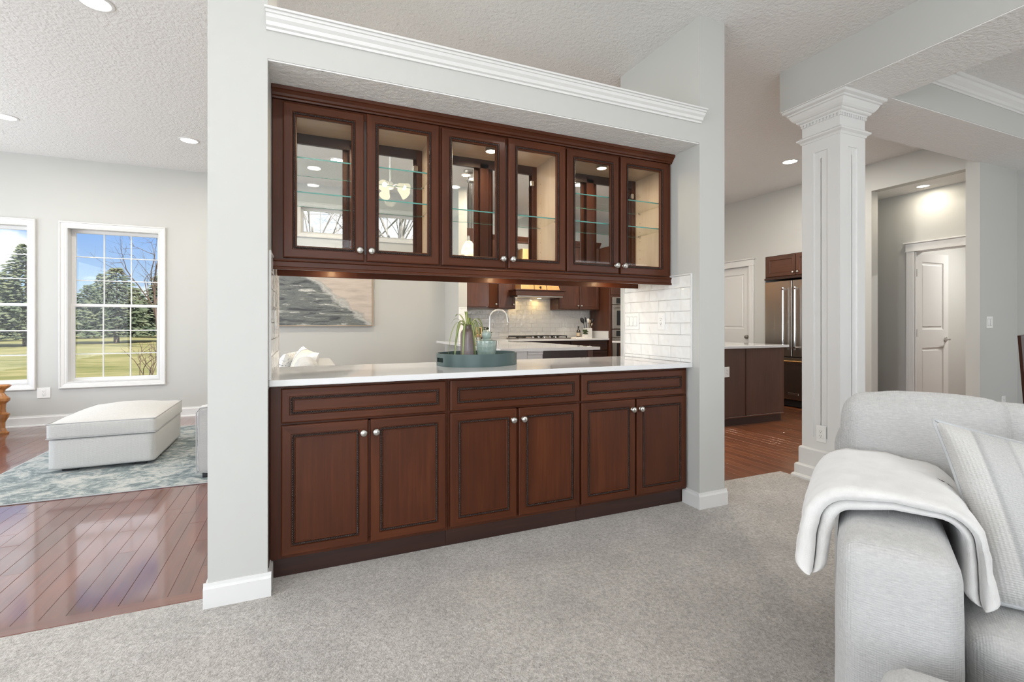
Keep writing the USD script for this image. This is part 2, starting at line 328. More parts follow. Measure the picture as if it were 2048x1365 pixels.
# ================================================================== THE SETTING
ZC = 3.06
YW, YN = 2.267, 3.077          # partition front and back
XL, XR = -.145, 2.24           # niche sides
struct('ceiling', box(-6.2, 10, -4.6, 8.2, ZC, ZC + .15), 'paint_ceiling')  # reaches past the outer walls, an added overhang to block the sun
# ---- carpet
struct('floor', [box(-4.6, 3.41, -3.2, 2.345, -.03, .006), box(3.41, 6.844, -3.2, 2.31, -.03, .006), box(-.362, 2.448, 2.345, 2.44, -.03, .006), box(2.448, 3.395, 2.345, 2.603, -.03, .006)], 'carpet')
# ---- hardwood: separate boards where the photograph shows them, the rest joined
def boards(fl, x0, x1, y0, y1, w, mat, clip=None, rest=None, lmin=.7, lmax=1.6):
    x = x0; far = []
    while x < x1 - .01:
        xe = min(x + w, x1); y = y0 - rng.uniform(0, .9)
        while y < y1:
            L = rng.uniform(lmin, lmax); a, b = max(y, y0), min(y + L, y1)
            if b - a > .02:
                m = cbox(x + .0003, xe - .0003, a + .0003, b - .0003, -.016, rng.uniform(-.0004, .0004), .0010)
                if clip(x, xe, a, b): obj('plank', m, mat, fl, grain=1)
                else: far.append(m)
            y += L
        x = xe
    if far: tag(obj('plank_field', far, mat, fl, grain=1), kind='stuff')
fl = struct('floor', box(-4.6, 2.07, 2.345, 7.1, -.04, -.0165), 'gap_dark')
struct('floor_edge', cbox(-4.6, -.362, 2.352, 2.425, -.016, .004, .004), 'floor_wood', fl, grain=0)
boards(fl, -4.6, 2.07, 2.4255, 7.1, .083, 'floor_wood', lambda a, b, c, d: -3.3 < a < -.2 and (c < 4.06 or a < -2.05) and (d < 4.4 or a < -1.0))
fl = struct('floor', box(2.07, 6.25, 2.31, 7.57, -.04, -.0165), 'gap_dark')
boards(fl, 2.45, 6.25, 2.45, 7.57, .083, 'floor_wood_kitchen', lambda a, b, c, d: c < 5.0 and a + .45 * c > 4.0 and a > 2.7 and not (4.2 < a < 5.2 and c > 4.05))
struct('floor', [box(6.25, 9.6, 1.4, 6.2, -.04, -.001)], 'floor_wood_kitchen', grain=1)

# ---- partition with the pass-through
wp = struct('wall_partition', [box(-.362, XL, YW, YN, 0, ZC), box(XR, 2.448, YW, YN, 0, ZC), box(XL, XR, YW, YN, 2.272, 2.452)], 'paint_grey')
struct('ceiling', box(XL, XR, YW + .004, YN - .004, 2.266, 2.272), 'paint_ceiling')
def moulding(prof, a, b, axis=0): return prism(prof, a, b, axis)
tr = struct('trim_1', [moulding([(2.268, 2.390), (2.258, 2.390), (2.256, 2.400), (2.246, 2.404), (2.240, 2.418), (2.228, 2.428), (2.222, 2.440), (2.216, 2.442), (2.216, 2.453), (2.268, 2.453)], -.150, 2.2475),
                        moulding([(2.206, 2.453), (2.206, 2.462), (2.30, 2.462), (2.30, 2.453)], -.154, 2.250)], 'paint_white')
def base_profile(y, s=1, h=.105, t=.014): return [(y, 0), (y - s * t, 0), (y - s * t, h - .022), (y - s * t * .55, h - .012), (y - s * t * .45, h), (y, h)]
struct('baseboard_pier', [prism(base_profile(YW), -.376, XL + .014, 0), prism([(x, z) for x, z in base_profile(XL, -1)], YW + .0005, 2.402, 1), prism([(x, z) for x, z in base_profile(-.362)], YW + .0005, YN, 1)], 'paint_white')
struct('baseboard_pier', [prism(base_profile(YW), XR - .014, 2.462, 0), prism(base_profile(XR), YW + .0005, 2.402, 1), prism(base_profile(2.448, -1), YW + .0005, YN, 1)], 'paint_white')

# ---- outer walls
WX0, WX1, WZ0, WZ1 = -2.52, -1.637, .475, 2.268        # opening of the first window
W2 = WX1 - WX0 - .0 + (-2.588 - -2.789) + 2 * .066     # spacing of the second
TR = [(-.033, .842), (.882, 1.757)]
wb = struct('wall_back', holed(-4.6, 2.075, 7.1, 7.26, 0, ZC, [(WX0, WX1, WZ0, WZ1), (WX0 - W2, WX1 - W2, WZ0, WZ1)] + [(a - .03, b + .03, 2.38, 2.76) for a, b in TR]), 'paint_grey')
struct('wall_stub', [box(1.952, 2.075, 6.40, 7.1, 0, ZC), box(1.952, 2.075, 7.26, 7.57, 0, ZC)], 'paint_grey')
struct('wall_range', box(1.952, 6.31, 7.57, 7.72, 0, ZC), 'paint_grey')
struct('wall_knee', box(1.952, 2.075, 4.42, 6.399, 0, .874), 'paint_white')
KX = 6.19
struct('wall_kitchen', holed(2.63, 7.57, KX, KX + .12, 0, ZC, [(2.63, 3.552, 0, 2.735), (4.03, 4.985, 0, 2.13), (5.265, 6.08, 0, 2.04)], axis=1), 'paint_grey')
struct('wall_alcove', [box(KX + .12, 6.95, 3.99, 4.03, 0, 2.2), box(KX + .12, 6.95, 4.985, 5.03, 0, 2.2), box(6.95, 7.0, 3.99, 5.03, 0, 2.2), box(KX + .12, 6.95, 4.03, 4.985, 2.13, 2.2)], 'paint_grey')
struct('wall_hall', holed(2.63, 3.99, 6.717, 6.84, 0, 2.735, [(2.58, 3.373, 0, 2.03)], axis=1), 'paint_grey')
struct('wall_return', box(6.107, 6.96, 2.518, 2.63, 0, ZC), 'paint_grey')
struct('wall_dining', box(6.844, 6.96, -3.2, 2.518, 0, ZC), 'paint_grey')
struct('ceiling', box(KX + .12, 6.84, 2.63, 3.99, 2.735, 2.79), 'paint_ceiling')
struct('wall_study', [box(6.84, 9.4, 3.66, 3.76, 0, 2.6), box(9.4, 9.5, 1.5, 3.76, 0, 2.6), box(6.96, 9.4, 1.4, 1.5, 0, 2.6), box(6.84, 9.4, 1.5, 3.66, 2.6, 2.7)], 'paint_grey')
struct('baseboard_study', prism(base_profile(3.66), 6.85, 9.39, 0), 'paint_white')
struct('baseboard_back', [prism(base_profile(7.1, h=.118), -4.6, 1.95, 0), prism([(7.1 - .014, 0), (7.1 - .028, 0), (7.1 - .026, .012), (7.1 - .014, .018)], -4.6, 1.95, 0)], 'paint_white')
struct('baseboard_hall', [prism(base_profile(2.518), 6.11, 6.84, 0), prism(base_profile(6.107), 2.5185, 2.63, 1)], 'paint_white')
RW = [(-2.7, .9, .35, 2.55), (4.5, 6.7, .45, 2.45)]  # openings in the unseen rear wall, placed for the area lights
struct('wall_rear', holed(-4.6, 6.96, -3.35, -3.2, 0, ZC, RW), 'paint_grey')
LW = [(-2.1, 1.3, .35, 2.55), (2.8, 6.6, .35, 2.55)]  # openings in the unseen side wall, placed for the area lights
struct('wall_side', holed(-3.35, 7.26, -4.75, -4.6, 0, ZC, LW, axis=1), 'paint_grey')
# ---- beams over the carpet room's edge
struct('wall_beam', [box(3.32, 3.825, -3.2, 2.55, 2.76, ZC), box(3.825, 6.844, 2.06, 2.55, 2.76, ZC)], 'paint_grey')
struct('ceiling', [box(3.324, 3.821, -3.2, 2.546, 2.754, 2.76), box(3.821, 6.844, 2.064, 2.546, 2.754, 2.76)], 'paint_ceiling')
cp = [(0, ZC), (0, 2.955), (.008, 2.955), (.010, 2.968), (.020, 2.972), (.030, 2.990), (.052, 3.008), (.062, 3.030), (.072, 3.034), (.074, ZC)]
struct('trim_2', [prism([(2.06 - a, z) for a, z in cp], 3.825, 6.844, 0), prism([(6.844 - a, z) for a, z in cp], -3.2, 2.06, 1), prism([(3.825 + a, z) for a, z in cp], -3.2, 2.06, 1)], 'paint_white')

# ---- column
CX, CY, CH = 3.57, 2.311, .14
col = thing('column', 'square white panelled column with a dentilled capital under the beam', None, (CX, CY, 0), kind='structure')
def sq(h, z0, z1, c=.002): return cbox(CX - h, CX + h, CY - h, CY + h, z0, z1, c)
pr = [(0, 0), (.088, 0), (.091, .006), (.097, .008), (.138, .008)]
sh = [sq(CH - .03, .23, 2.50)]
for s in (-1, 1):
    m, _ = ring(CX - CH, CX + CH, .235, 2.495, [(a, CY + s * (CH - d)) for a, d in pr]); sh.append(m if s < 0 else trimesh.Trimesh(m.vertices, m.faces[:, ::-1], process=False))
    m, _ = ring(CY - CH, CY + CH, .235, 2.495, [(a, CX + s * (CH - d)) for a, d in pr], axis='x'); sh.append(m if s < 0 else trimesh.Trimesh(m.vertices, m.faces[:, ::-1], process=False))
sh.append(sq(CH, 2.49, 2.64))
def mould_sq(prof):
    V, F = [], []
    for h, z in prof: V += [[CX - h, CY - h, z], [CX + h, CY - h, z], [CX + h, CY + h, z], [CX - h, CY + h, z]]
    for i in range(len(prof) - 1):
        for s in range(4): F.append([4 * i + s, 4 * i + (s + 1) % 4, 4 * i + 4 + (s + 1) % 4, 4 * i + 4 + s])
    V = np.array(V)[np.array(F).ravel()]; return as_mesh((V, np.arange(len(V)).reshape(-1, 4)))
obj('shaft', sh, 'paint_white', col)
obj('neck_band', mould_sq([(.139, 2.488), (.144, 2.490), (.150, 2.504), (.166, 2.516), (.168, 2.526), (.158, 2.532), (.150, 2.540), (.139, 2.544)]), 'paint_white', col)
obj('capital', mould_sq([(.139, 2.634), (.149, 2.634), (.149, 2.646), (.160, 2.650), (.166, 2.656), (.168, 2.664), (.176, 2.668), (.186, 2.678), (.196, 2.694), (.203, 2.712), (.212, 2.716), (.212, 2.728), (.222, 2.731), (.232, 2.736), (.234, 2.752), (.234, 2.7538), (.1, 2.7538)]), 'paint_white', col)
for s in np.linspace(-.135, .135, 12):
    obj('dentil', cbox(CX + s - .0075, CX + s + .0075, CY - .1485, CY - .138, 2.614, 2.634, .001), 'paint_white', col)
    obj('dentil', cbox(CX - .1485, CX - .138, CY + s - .0075, CY + s + .0075, 2.614, 2.634, .001), 'paint_white', col)
obj('base', [mould_sq([(.156, .10), (.156, .226), (.150, .236), (.139, .24)]), mould_sq([(.176, .03), (.176, .098), (.168, .108), (.156, .112)]), mould_sq([(.192, .0), (.192, .02), (.184, .032), (.176, .036)])], 'paint_white', col)

# ---- windows
def window(x0, x1, z0, z1, y, n=(3, 3), double=True, casing=.066, lab=None):
    numbered('/World', 'w'); k = NAMES[('/World', 'w')]
    p = UsdGeom.Xform.Define(stage, f'/World/window_{k}').GetPrim(); LOC[f'/World/window_{k}'] = np.zeros(3); tag(p, lab, None, None, 'structure')
    c = casing
    m, _ = ring(x0 - c, x1 + c, z0 - c, z1 + c, [(0, y), (0, y - .020), (.006, y - .026), (.014, y - .026), (.018, y - .019), (.034, y - .017), (.050, y - .013), (.056, y - .010), (c, y - .010), (c, y + .003)])
    obj('casing', m, 'paint_white', p)
    m, _ = ring(x0, x1, z0, z1, [(.0012, y - .009), (.010, y - .009), (.010, y + .155), (.0012, y + .155)]); obj('jamb', m, 'paint_white', p)
    x0, x1, z0, z1 = x0 + .010, x1 - .010, z0 + .010, z1 - .010; zm = (z0 + z1) / 2
    parts = [(z0, zm + .017, y + .075), (zm - .017, z1, y + .105)] if double else [(z0, z1, y + .085)]
    for a, b, yy in parts:
        f = .036
        m, _ = ring(x0, x1, a, b, [(0, yy + .028), (0, yy), (.028, yy), (f, yy + .008), (f, yy + .028)]); s = obj('sash', m, 'paint_white', p)
        gx, gz = np.linspace(x0 + f, x1 - f, n[0] + 1), np.linspace(a + f, b - f, n[1] + 1)
        for i in range(1, n[0]): obj('glazing_bar', cbox(gx[i] - .006, gx[i] + .006, yy + .008, yy + .022, a + f - .004, b - f + .004, .002), 'paint_white', s)
        for j in range(1, n[1]): obj('glazing_bar', cbox(x0 + f - .004, x1 - f + .004, yy + .0075, yy + .0225, gz[j] - .006, gz[j] + .006, .002), 'paint_white', s)
        for i in range(n[0]):
            for j in range(n[1]):
                obj('pane', box(gx[i] - .002, gx[i + 1] + .002, yy + .013, yy + .017, gz[j] - .002, gz[j + 1] + .002), 'pane', s)
    return p
window(WX0, WX1, WZ0, WZ1, 7.1, lab='tall white double-hung grid window over the white ottoman')
window(WX0 - W2, WX1 - W2, WZ0, WZ1, 7.1, lab='tall white double-hung grid window above the carved bench')
for i, (a, b) in enumerate(TR): window(a - .03, b + .03, 2.38, 2.76, 7.1, n=(4, 1), double=False, casing=.05, lab='low wide transom window above the painting' if i == 0 else 'low wide transom window nearer the kitchen')

# ---- doors
def panel_door_leaf(p, width, top, thick=.035, knob=None):
    """two-panel painted door in its own frame: x 0..width, face at y = 0, z 0..top"""
    prof = [(0, thick), (0, 0), (.11, 0), (.118, .008), (.126, .010), (.138, .010), (.152, .003)]
    zs = [(0, .97), (.97, top)]
    out = []
    for k, (a, b) in enumerate(zs):
        pa = [(i, d) for i, d in prof]
        m, _ = ring(0, width, a, b, pa); out.append(m)
        out.append(box(.15, width - .15, .0031, thick, a + .15, b - .15))
    out.append(box(.1, width - .1, .012, thick, .1, top - .1))
    return out
dk = UsdGeom.Xform.Define(stage, '/World/door_1').GetPrim(); LOC['/World/door_1'] = np.zeros(3); tag(dk, 'white two-panel kitchen door beside the steel refrigerator', None, None, 'structure')
def to_x(m, x, y, flip=False):      # door built facing -y turned to face -x, running along +y from y
    m = as_mesh(m); v = np.array(m.vertices); return trimesh.Trimesh(np.stack([x + v[:, 1], y - v[:, 0], v[:, 2]], 1), m.faces, process=False)
obj('leaf', to_x(panel_door_leaf(dk, .795, 2.03), KX + .03, 6.07), 'paint_white', dk)
def casing_x(p, x, ya, yb, zt, w=.088):
    out = [cbox(x - .018, x, ya - w, ya, 0, zt - .001, .004), cbox(x - .018, x, yb, yb + w, 0, zt - .001, .004)]
    for a, b in ((ya - w, ya), (yb, yb + w)):
        out += [cbox(x - .022, x - .017, a + .014, a + .028, 0, zt, .002), cbox(x - .022, x - .017, b - .028, b - .014, 0, zt, .002)]
    out += [cbox(x - .022, x, ya - w - .004, yb + w + .004, zt, zt + .088, .003), cbox(x - .038, x, ya - w - .022, yb + w + .022, zt + .088, zt + .104, .003), cbox(x - .028, x, ya - w - .010, yb + w + .010, zt - .008, zt, .003)]
    obj('casing', out, 'paint_white', p)
casing_x(dk, KX, 5.265, 6.08, 2.04)
obj('jamb', [box(KX, KX + .12, 5.265, 5.275, 0, 2.04), box(KX, KX + .12, 6.07, 6.08, 0, 2.04), box(KX, KX + .12, 5.265, 6.08, 2.032, 2.04)], 'paint_white', dk)
obj('door_knob', [lathe([(.001, .045), (.020, .043), (.026, .032), (.022, .020), (.010, .014), (.010, .004), (.030, .004), (.032, 0)], 24, (KX + .031, 5.33, .955), 'x-')], 'nickel', dk)
dh = UsdGeom.Xform.Define(stage, '/World/door_2').GetPrim(); LOC['/World/door_2'] = np.zeros(3); tag(dh, 'white two-panel door standing open in the hall', None, None, 'structure')
casing_x(dh, 6.717, 2.632 + .088, 3.373, 2.03)
obj('jamb', [box(6.717, 6.84, 3.36, 3.373, 0, 2.03), box(6.717, 6.84, 2.632, 3.373, 2.018, 2.03)], 'paint_white', dh)
obj('leaf', moved(panel_door_leaf(dh, .70, 2.012), (6.73, 3.372, .004)), 'paint_white', dh)
obj('door_handle', [lathe([(.001, .012), (.030, .010), (.032, 0)], 20, (7.365, 3.372, .96), 'y-'), tube([(7.365, 3.372, .96), (7.365, 3.330, .96)], .009), tube([(7.372, 3.330, .96), (7.34, 3.326, .962), (7.27, 3.328, .958)], [.010, .010, .006])], 'nickel', dh)
obj('hinge', [cbox(6.722, 6.730, 3.355, 3.372, z, z + .09, .002) for z in (.25, 1.0, 1.72)], 'nickel', dh)

# ---- tiles on the two cheeks of the niche (children of the wall)
def cheek(x, s, mat='tile_white'):
    """s = +1: the tile face looks to +x"""
    y0, y1, z0, z1 = 2.336, 3.015, .906, 1.462
    a, b = (x, x + .003) if s > 0 else (x - .003, x)
    obj('grout_bed', box(min(a, b), max(a, b), y0, y1, z0, z1), 'grout', wp)
    offs = [2.421, 2.515, 2.636]
    h = .0762; rows = int(math.ceil((z1 - z0) / h)); top = z1
    for r in range(rows + 1):
        zb, zt = max(top - h, z0), top
        if zt - zb < .006: break
        o = [2.515, 2.421, 2.636][r % 3] - .612; y = o
        while y < y1:
            ya, yb = max(y, y0), min(y + .306, y1)
            if yb - ya > .012:
                tlt = rng.uniform(-.0012, .0012, 3)
                m = cbox(-.0075, 0, ya + .0011, yb - .0011, zb + .0011, zt - .0011, .0022)
                v = np.array(m.vertices); v[:, 0] += tlt[0] * .6 + tlt[1] * (v[:, 1] - (ya + yb) / 2) * 6 + tlt[2] * (v[:, 2] - (zb + zt) / 2) * 10
                v[:, 0] = (x - .001 + v[:, 0]) if s < 0 else (x + .001 - v[:, 0])
                f = m.faces if s < 0 else m.faces[:, ::-1]
                obj('tile', trimesh.Trimesh(v, f, process=False), mat, wp)
            y += .306
        top -= h
    e = (x - .010, x) if s < 0 else (x, x + .010)
    obj('tile_edge', [cbox(*e, y0 - .012, y0 - .0005, z0, z1 + .004, .002), cbox(*e, y1 + .0005, y1 + .010, z0, z1 + .004, .002), cbox(*e, y0 - .012, y1 + .01, z1 + .0005, z1 + .010, .002)], 'paint_white', wp)
cheek(XR, -1); cheek(XL, 1)
# ================================================================== CABINET WALL
def knob(p, x, y, z, s=1, name='knob', r=1.0):
    obj(name, lathe(np.array([(.0005, .030), (.008, .0295), (.014, .027), (.0175, .022), (.0178, .0185), (.015, .014), (.0075, .010), (.0065, .006), (.0085, .002), (.011, 0)]) * r, 20, (x, y, z), 'y-' if s < 0 else 'y+'), 'nickel', p, smooth=40)
def wood_door(p, name, x0, x1, z0, z1, y, mat='cherry', fw=.060, glass=False, rope=True, s=-1, kn=None, rail=None, pmat=None, thick=.02, label=None):
    """mitred door facing -y (s=-1) or +y; children: panel or glass_pane, rope_moulding, knob"""
    d = lambda t: y - s * t
    prof = [(0, d(thick)), (0, d(.004)), (.003, d(.001)), (.006, d(0)), (fw - .021, d(0)), (fw - .019, d(.003)), (fw - .004, d(.003)), (fw - .001, d(.007)), (fw, d(thick))]
    m, side = ring(x0, x1, z0, z1, prof); uv = ring_uv(m, side)
    if s > 0: m = trimesh.Trimesh(m.vertices, m.faces[:, ::-1], process=False)
    o = obj(name, m, mat, p, uv=uv)
    if label: tag(o, label)
    i = fw - .004
    if glass: obj('glass_pane', box(x0 + i, x1 - i, *sorted((d(.009), d(.012))), z0 + i, z1 - i), 'pane', o)
    else: obj('panel', box(x0 + i, x1 - i, *sorted((d(.007), d(.016))), z0 + i, z1 - i), pmat or mat, o, grain=0 if (x1 - x0) > 2 * (z1 - z0) else 2)
    if rope: obj('rope_moulding', rope_rect(x0 + fw - .0115, x1 - fw + .0115, z0 + fw - .0115, z1 - fw + .0115, d(.0004), flip=-s), 'rope_glaze', o)
    if kn: knob(o, kn[0], d(0), kn[1], s)
    return o
YD = 2.355
units = [(-.098, .275, .286, .653), (.676, 1.043, 1.057, 1.436), (1.448, 1.823, 1.836, 2.216)]
edges = [-.143, .6645, 1.442, 2.238]
BL = ['cherry base cabinet with one drawer and two doors nearest the wood floor', 'middle cherry base cabinet below the green tray', 'cherry base cabinet beside the pier next to the kitchen passage']
for k, (a, b, c, d) in enumerate(units):
    e0, e1 = edges[k] + .0006, edges[k + 1] - .0006
    t = thing('base_cabinet', BL[k], 'cabinet', ((e0 + e1) / 2, 2.65, .007), group='base cabinets under the bar counter')
    y = YD + .021
    ff = [cbox(e0, a + .016, y, y + .02, .10, .876, .001), cbox(d - .016, e1, y, y + .02, .10, .876, .001), cbox((b + c) / 2 - .02, (b + c) / 2 + .02, y, y + .02, .13, .70, .001)]
    each('stile', ff, 'cherry', t, grain=2)
    each('rail', [cbox(a + .016, d - .016, y, y + .02, z0, z1, .001) for z0, z1 in ((.10, .135), (.690, .725), (.852, .876))], 'cherry', t, grain=0)
    obj('carcass', [box(e0, e0 + .016, y + .02, 2.985, .10, .876), box(e1 - .016, e1, y + .02, 2.985, .10, .876), box(e0, e1, 2.97, 2.985, .10, .876), box(e0, e1, y + .02, 2.97, .10, .115)], 'cherry_dark', t, grain=2)
    obj('toe_kick', [cbox(e0, e1, 2.408, 2.42, .007, .105, .001)], 'cherry_dark', t, grain=0)
    w = wood_door(t, 'drawer_front', a, d, .709, .862, YD, fw=.055)
    wood_door(t, 'door', a, b, .117, .698, YD, kn=(b - .023, .639)); wood_door(t, 'door', c, d, .117, .698, YD, kn=(c + .024, .639))
struct('trim_3', cbox(-.1445, -.1425, 2.3, 2.40, .1, .87, .001), 'cherry_dark', grain=2)
ct = obj('countertop', cbox(XL + .0005, XR - .0005, 2.322, 3.03, .877, .906, .003), 'quartz'); tag(ct, 'white quartz countertop running through the pass-through opening', 'countertop')

# ---- upper glass cabinets, open to both rooms
YU, YB0, YB1 = 2.500, 2.872, 2.915
UP = [(-.096, .271, .285, .654), (.671, 1.040, 1.057, 1.426), (1.438, 1.808, 1.825, 2.198)]
UE = [-.143, .6625, 1.432, 2.238]
UL = ['cherry glass-door wall cabinet with two glass shelves, showing the transom windows behind it', 'middle cherry glass-door wall cabinet with a single glass shelf', 'cherry glass-door wall cabinet with two glass shelves beside the painted niche side']
shelves = [(1.797, 1.965), (1.788,), (1.788, 1.957)]
for k, (a, b, c, d) in enumerate(UP):
    e0, e1 = UE[k] + .0006, UE[k + 1] - .0006; x = (e0 + e1) / 2
    t = thing('glass_cabinet', UL[k], 'cabinet', (x, 2.7, 1.458), group='glass cabinets over the pass-through')
    y = YU + .021
    each('stile', [cbox(e0, a + .016, y, y + .019, 1.458, 2.214, .001), cbox(d - .016, e1, y, y + .019, 1.458, 2.214, .001)], 'cherry', t, grain=2)
    each('rail', [cbox(a + .016, d - .016, y, y + .019, 1.458, 1.50, .001), cbox(a + .016, d - .016, y, y + .019, 2.175, 2.214, .001)], 'cherry', t, grain=0)
    obj('centre_stile', cbox(b - .010, c + .010, y, y + .019, 1.5, 2.175, .001), 'cherry_dark', t, grain=2)  # dark strip hidden behind the doors, keeps light out of their gap
    each('back_stile', [cbox(e0, e0 + .045, YB0, YB0 + .019, 1.458, 2.214, .001), cbox(e1 - .045, e1, YB0, YB0 + .019, 1.458, 2.214, .001), cbox(x - .028, x + .028, YB0, YB0 + .019, 1.5, 2.17, .001)], 'cherry', t, grain=2)
    each('back_rail', [cbox(e0 + .045, e1 - .045, YB0, YB0 + .019, 1.458, 1.50, .001), cbox(e0 + .045, e1 - .045, YB0, YB0 + .019, 2.14, 2.214, .001)], 'cherry_dark', t, grain=0)
    obj('side_panel', cbox(e0, e0 + .014, y + .019, YB0, 1.475, 2.20, .0005), 'cherry' if k else 'maple', t, grain=2); obj('side_panel', cbox(e1 - .014, e1, y + .019, YB0, 1.475, 2.20, .0005), 'maple', t, grain=2)
    obj('top_panel', cbox(e0, e1, y + .019, YB0, 2.195, 2.212, .0005), 'maple', t, grain=0)
    obj('bottom_panel', cbox(e0, e1, y + .019, YB0, 1.460, 1.476, .0005), 'maple', t, grain=0)
    for xx in (e0 + .0143, e1 - .0143):
        obj('shelf_pin_hole', [lathe([(.0001, .0006), (.0026, .0005), (.0026, 0)], 8, (xx, yy, zz), 'x-') if xx > x else moved(lathe([(.0001, .0006), (.0026, .0005), (.0026, 0)], 8, (0, 0, 0), 'x-'), (xx, yy, zz), rz=180) for yy in (2.60, 2.82) for zz in np.arange(1.62, 2.12, .064)], 'slot_dark', t)
    for i, zz in enumerate(shelves[k]):
        s = obj('glass_shelf', box(e0 + .017, e1 - .017, 2.553, 2.866, zz - .0065, zz), 'shelf_glass', t)
        obj('polished_edge', [box(e0 + .017, e1 - .017, 2.5515, 2.553, zz - .0065, zz), box(e0 + .017, e1 - .017, 2.866, 2.867, zz - .0045, zz - .002)], 'glass_edge', s)
        obj('shelf_clip', [cbox(xx - .008, xx + .008, yy - .006, yy + .006, zz - .013, zz - .0066, .002) for xx in (e0 + .022, e1 - .022) for yy in (2.60, 2.82)], 'nickel', s)
    wood_door(t, 'door', a, b, 1.466, 2.202, YU, glass=True, kn=(b - .021, 1.517)); wood_door(t, 'door', c, d, 1.466, 2.208, YU, glass=True, kn=(c + .021, 1.517))
    wood_door(t, 'back_door', a - .004, x - .004, 1.466, 2.205, YB1 - .003, glass=True, rope=False, s=1); wood_door(t, 'back_door', x + .004, d + .004, 1.466, 2.205, YB1 - .003, glass=True, rope=False, s=1)
    each('hinge', [cbox(xx - .012, xx + .012, YB0 - .022, YB0 - .001, zz - .018, zz + .018, .004) for xx in (e0 + .055, e1 - .055) for zz in (1.53, 2.08)], 'chrome', t)
cr = [(2.521, 2.2145), (2.508, 2.2145), (2.506, 2.222), (2.498, 2.226), (2.494, 2.236), (2.484, 2.247), (2.478, 2.250), (2.476, 2.2655), (2.56, 2.2655), (2.56, 2.2145)]
c1 = obj('crown_moulding', prism(cr, UE[0], UE[3], 0), 'cherry', grain=0); tag(c1, 'cherry crown moulding along the top of the glass cabinets', 'moulding')
lr = [(2.505, 1.4575), (2.503, 1.450), (2.510, 1.446), (2.510, 1.424), (2.504, 1.420), (2.502, 1.409), (2.524, 1.409), (2.530, 1.4575)]
c2 = obj('light_rail', prism(lr, UE[0], UE[3], 0), 'cherry', grain=0); tag(c2, 'cherry light rail under the front of the glass cabinets', 'moulding', 'light rails under the glass cabinets')
c3 = obj('light_rail', cbox(UE[0] + .006, UE[3] - .002, 2.853, 2.872, 1.410, 1.4575, .002), 'cherry', grain=0); tag(c3, 'plain cherry light rail under the kitchen side of the glass cabinets', 'moulding', 'light rails under the glass cabinets')
emit('lamp_warm', (1.0, .78, .50), 14.0); emit('lamp_white', (1.0, .95, .86), 9.0); emit('bulb_glow', (1.0, .80, .50), 22.0)
def disk_light(parent, loc, r, power, col, rot=(0, 0, 0)):
    l = UsdLux.DiskLight.Define(stage, pth(parent) + '/' + numbered(pth(parent), 'glow'))
    l.CreateRadiusAttr(r); l.CreateIntensityAttr(power); l.CreateColorAttr(col)
    b = base_of(parent); l.AddTranslateOp().Set(tuple(map(float, np.array(loc) - (b if b is not None else 0)))); l.AddRotateXYZOp().Set(rot)
PL = ['round puck light inside the cabinet with the transom view', 'round puck light above the single-shelf cabinet', 'round puck light in the cabinet beside the painted niche side']
for k in range(3):
    x = (.290, 1.012, 1.788)[k]
    t = thing('puck_light', PL[k], 'light', (x, 2.66, 2.172), group='puck lights in the glass cabinets')
    obj('housing', lathe([(.0315, .0), (.0335, .003), (.0335, .021), (.031, .0228), (.0005, .0228)], 28, (x, 2.66, 2.172)), 'nickel', t, smooth=40)
    obj('lens', lathe([(.0005, .0012), (.030, .0012), (.0315, .003)][::-1], 28, (x, 2.66, 2.171)), 'lamp_warm', t)
    disk_light(t, (x, 2.66, 2.169), .03, 280, (1, .78, .48))
for x, lab in ((.14, 'unseen slim strip light under the cabinet nearest the painting'), (1.12, 'unseen slim strip light over the celadon jar'), (1.93, 'unseen slim strip light under the cabinet nearest the tiled cheek')):      # out of view behind the light rail, placed to warm the rear rail
    t = thing('under_cabinet_light', lab, 'light', (x, 2.70, 1.446), group='strip lights under the glass cabinets')
    obj('housing', cbox(x - .12, x + .12, 2.69, 2.72, 1.445, 1.4575, .002), 'plate_white', t)
    obj('diffuser', box(x - .11, x + .11, 2.693, 2.717, 1.443, 1.445), 'lamp_warm', t); disk_light(t, (x, 2.735, 1.4405), .02, 110, (1, .70, .38), (38, 0, 0))

# ---- plates on walls
def plate(label, cat, at, face, w, h, kind='outlet', n=1, name=None):
    """face: 'x-','x+','y-'"""
    t = thing(name or ('wall_outlet' if kind == 'outlet' else 'light_switch'), label, cat, at)
    def put(nm, m, mat, par=None):
        v = np.array(as_mesh(m).vertices); f = as_mesh(m).faces
        if face == 'y-': v = np.stack([v[:, 0], v[:, 1], v[:, 2]], 1)
        elif face == 'x-': v = np.stack([v[:, 1], -v[:, 0], v[:, 2]], 1)
        else: v = np.stack([-v[:, 1], v[:, 0], v[:, 2]], 1)
        return obj(nm, trimesh.Trimesh(v + np.array(at), f, process=False), mat, par or t)
    put('plate', cbox(-w / 2, w / 2, -.006, 0, -h / 2, h / 2, .0025), 'plate_white')
    for i in range(n):
        cx = (i - (n - 1) / 2) * .046
        if kind == 'switch':
            put('rocker', [cbox(cx - .0165, cx + .0165, -.0085, -.005, -.033, .033, .0015), cbox(cx - .0165, cx + .0165, -.011, -.006, -.033, -.004, .002)], 'plate_white')
            put('switch_gap', box(cx - .0175, cx + .0175, -.0065, -.0058, -.0345, .0345), 'slot_dark')
        else:
            put('receptacle', cbox(cx - .0165, cx + .0165, -.0085, -.005, -.034, .034, .0015), 'plate_white')
            put('slot', [box(cx + sx - .0012, cx + sx + .0012, -.0088, -.0083, sz - .0045, sz + .0045) for sx in (-.0062, .0062) for sz in (.020, -.012)] + [box(cx - .0025, cx + .0025, -.0088, -.0083, sz - .0025, sz + .0025) for sz in (.009, -.023)], 'slot_dark')
    return t
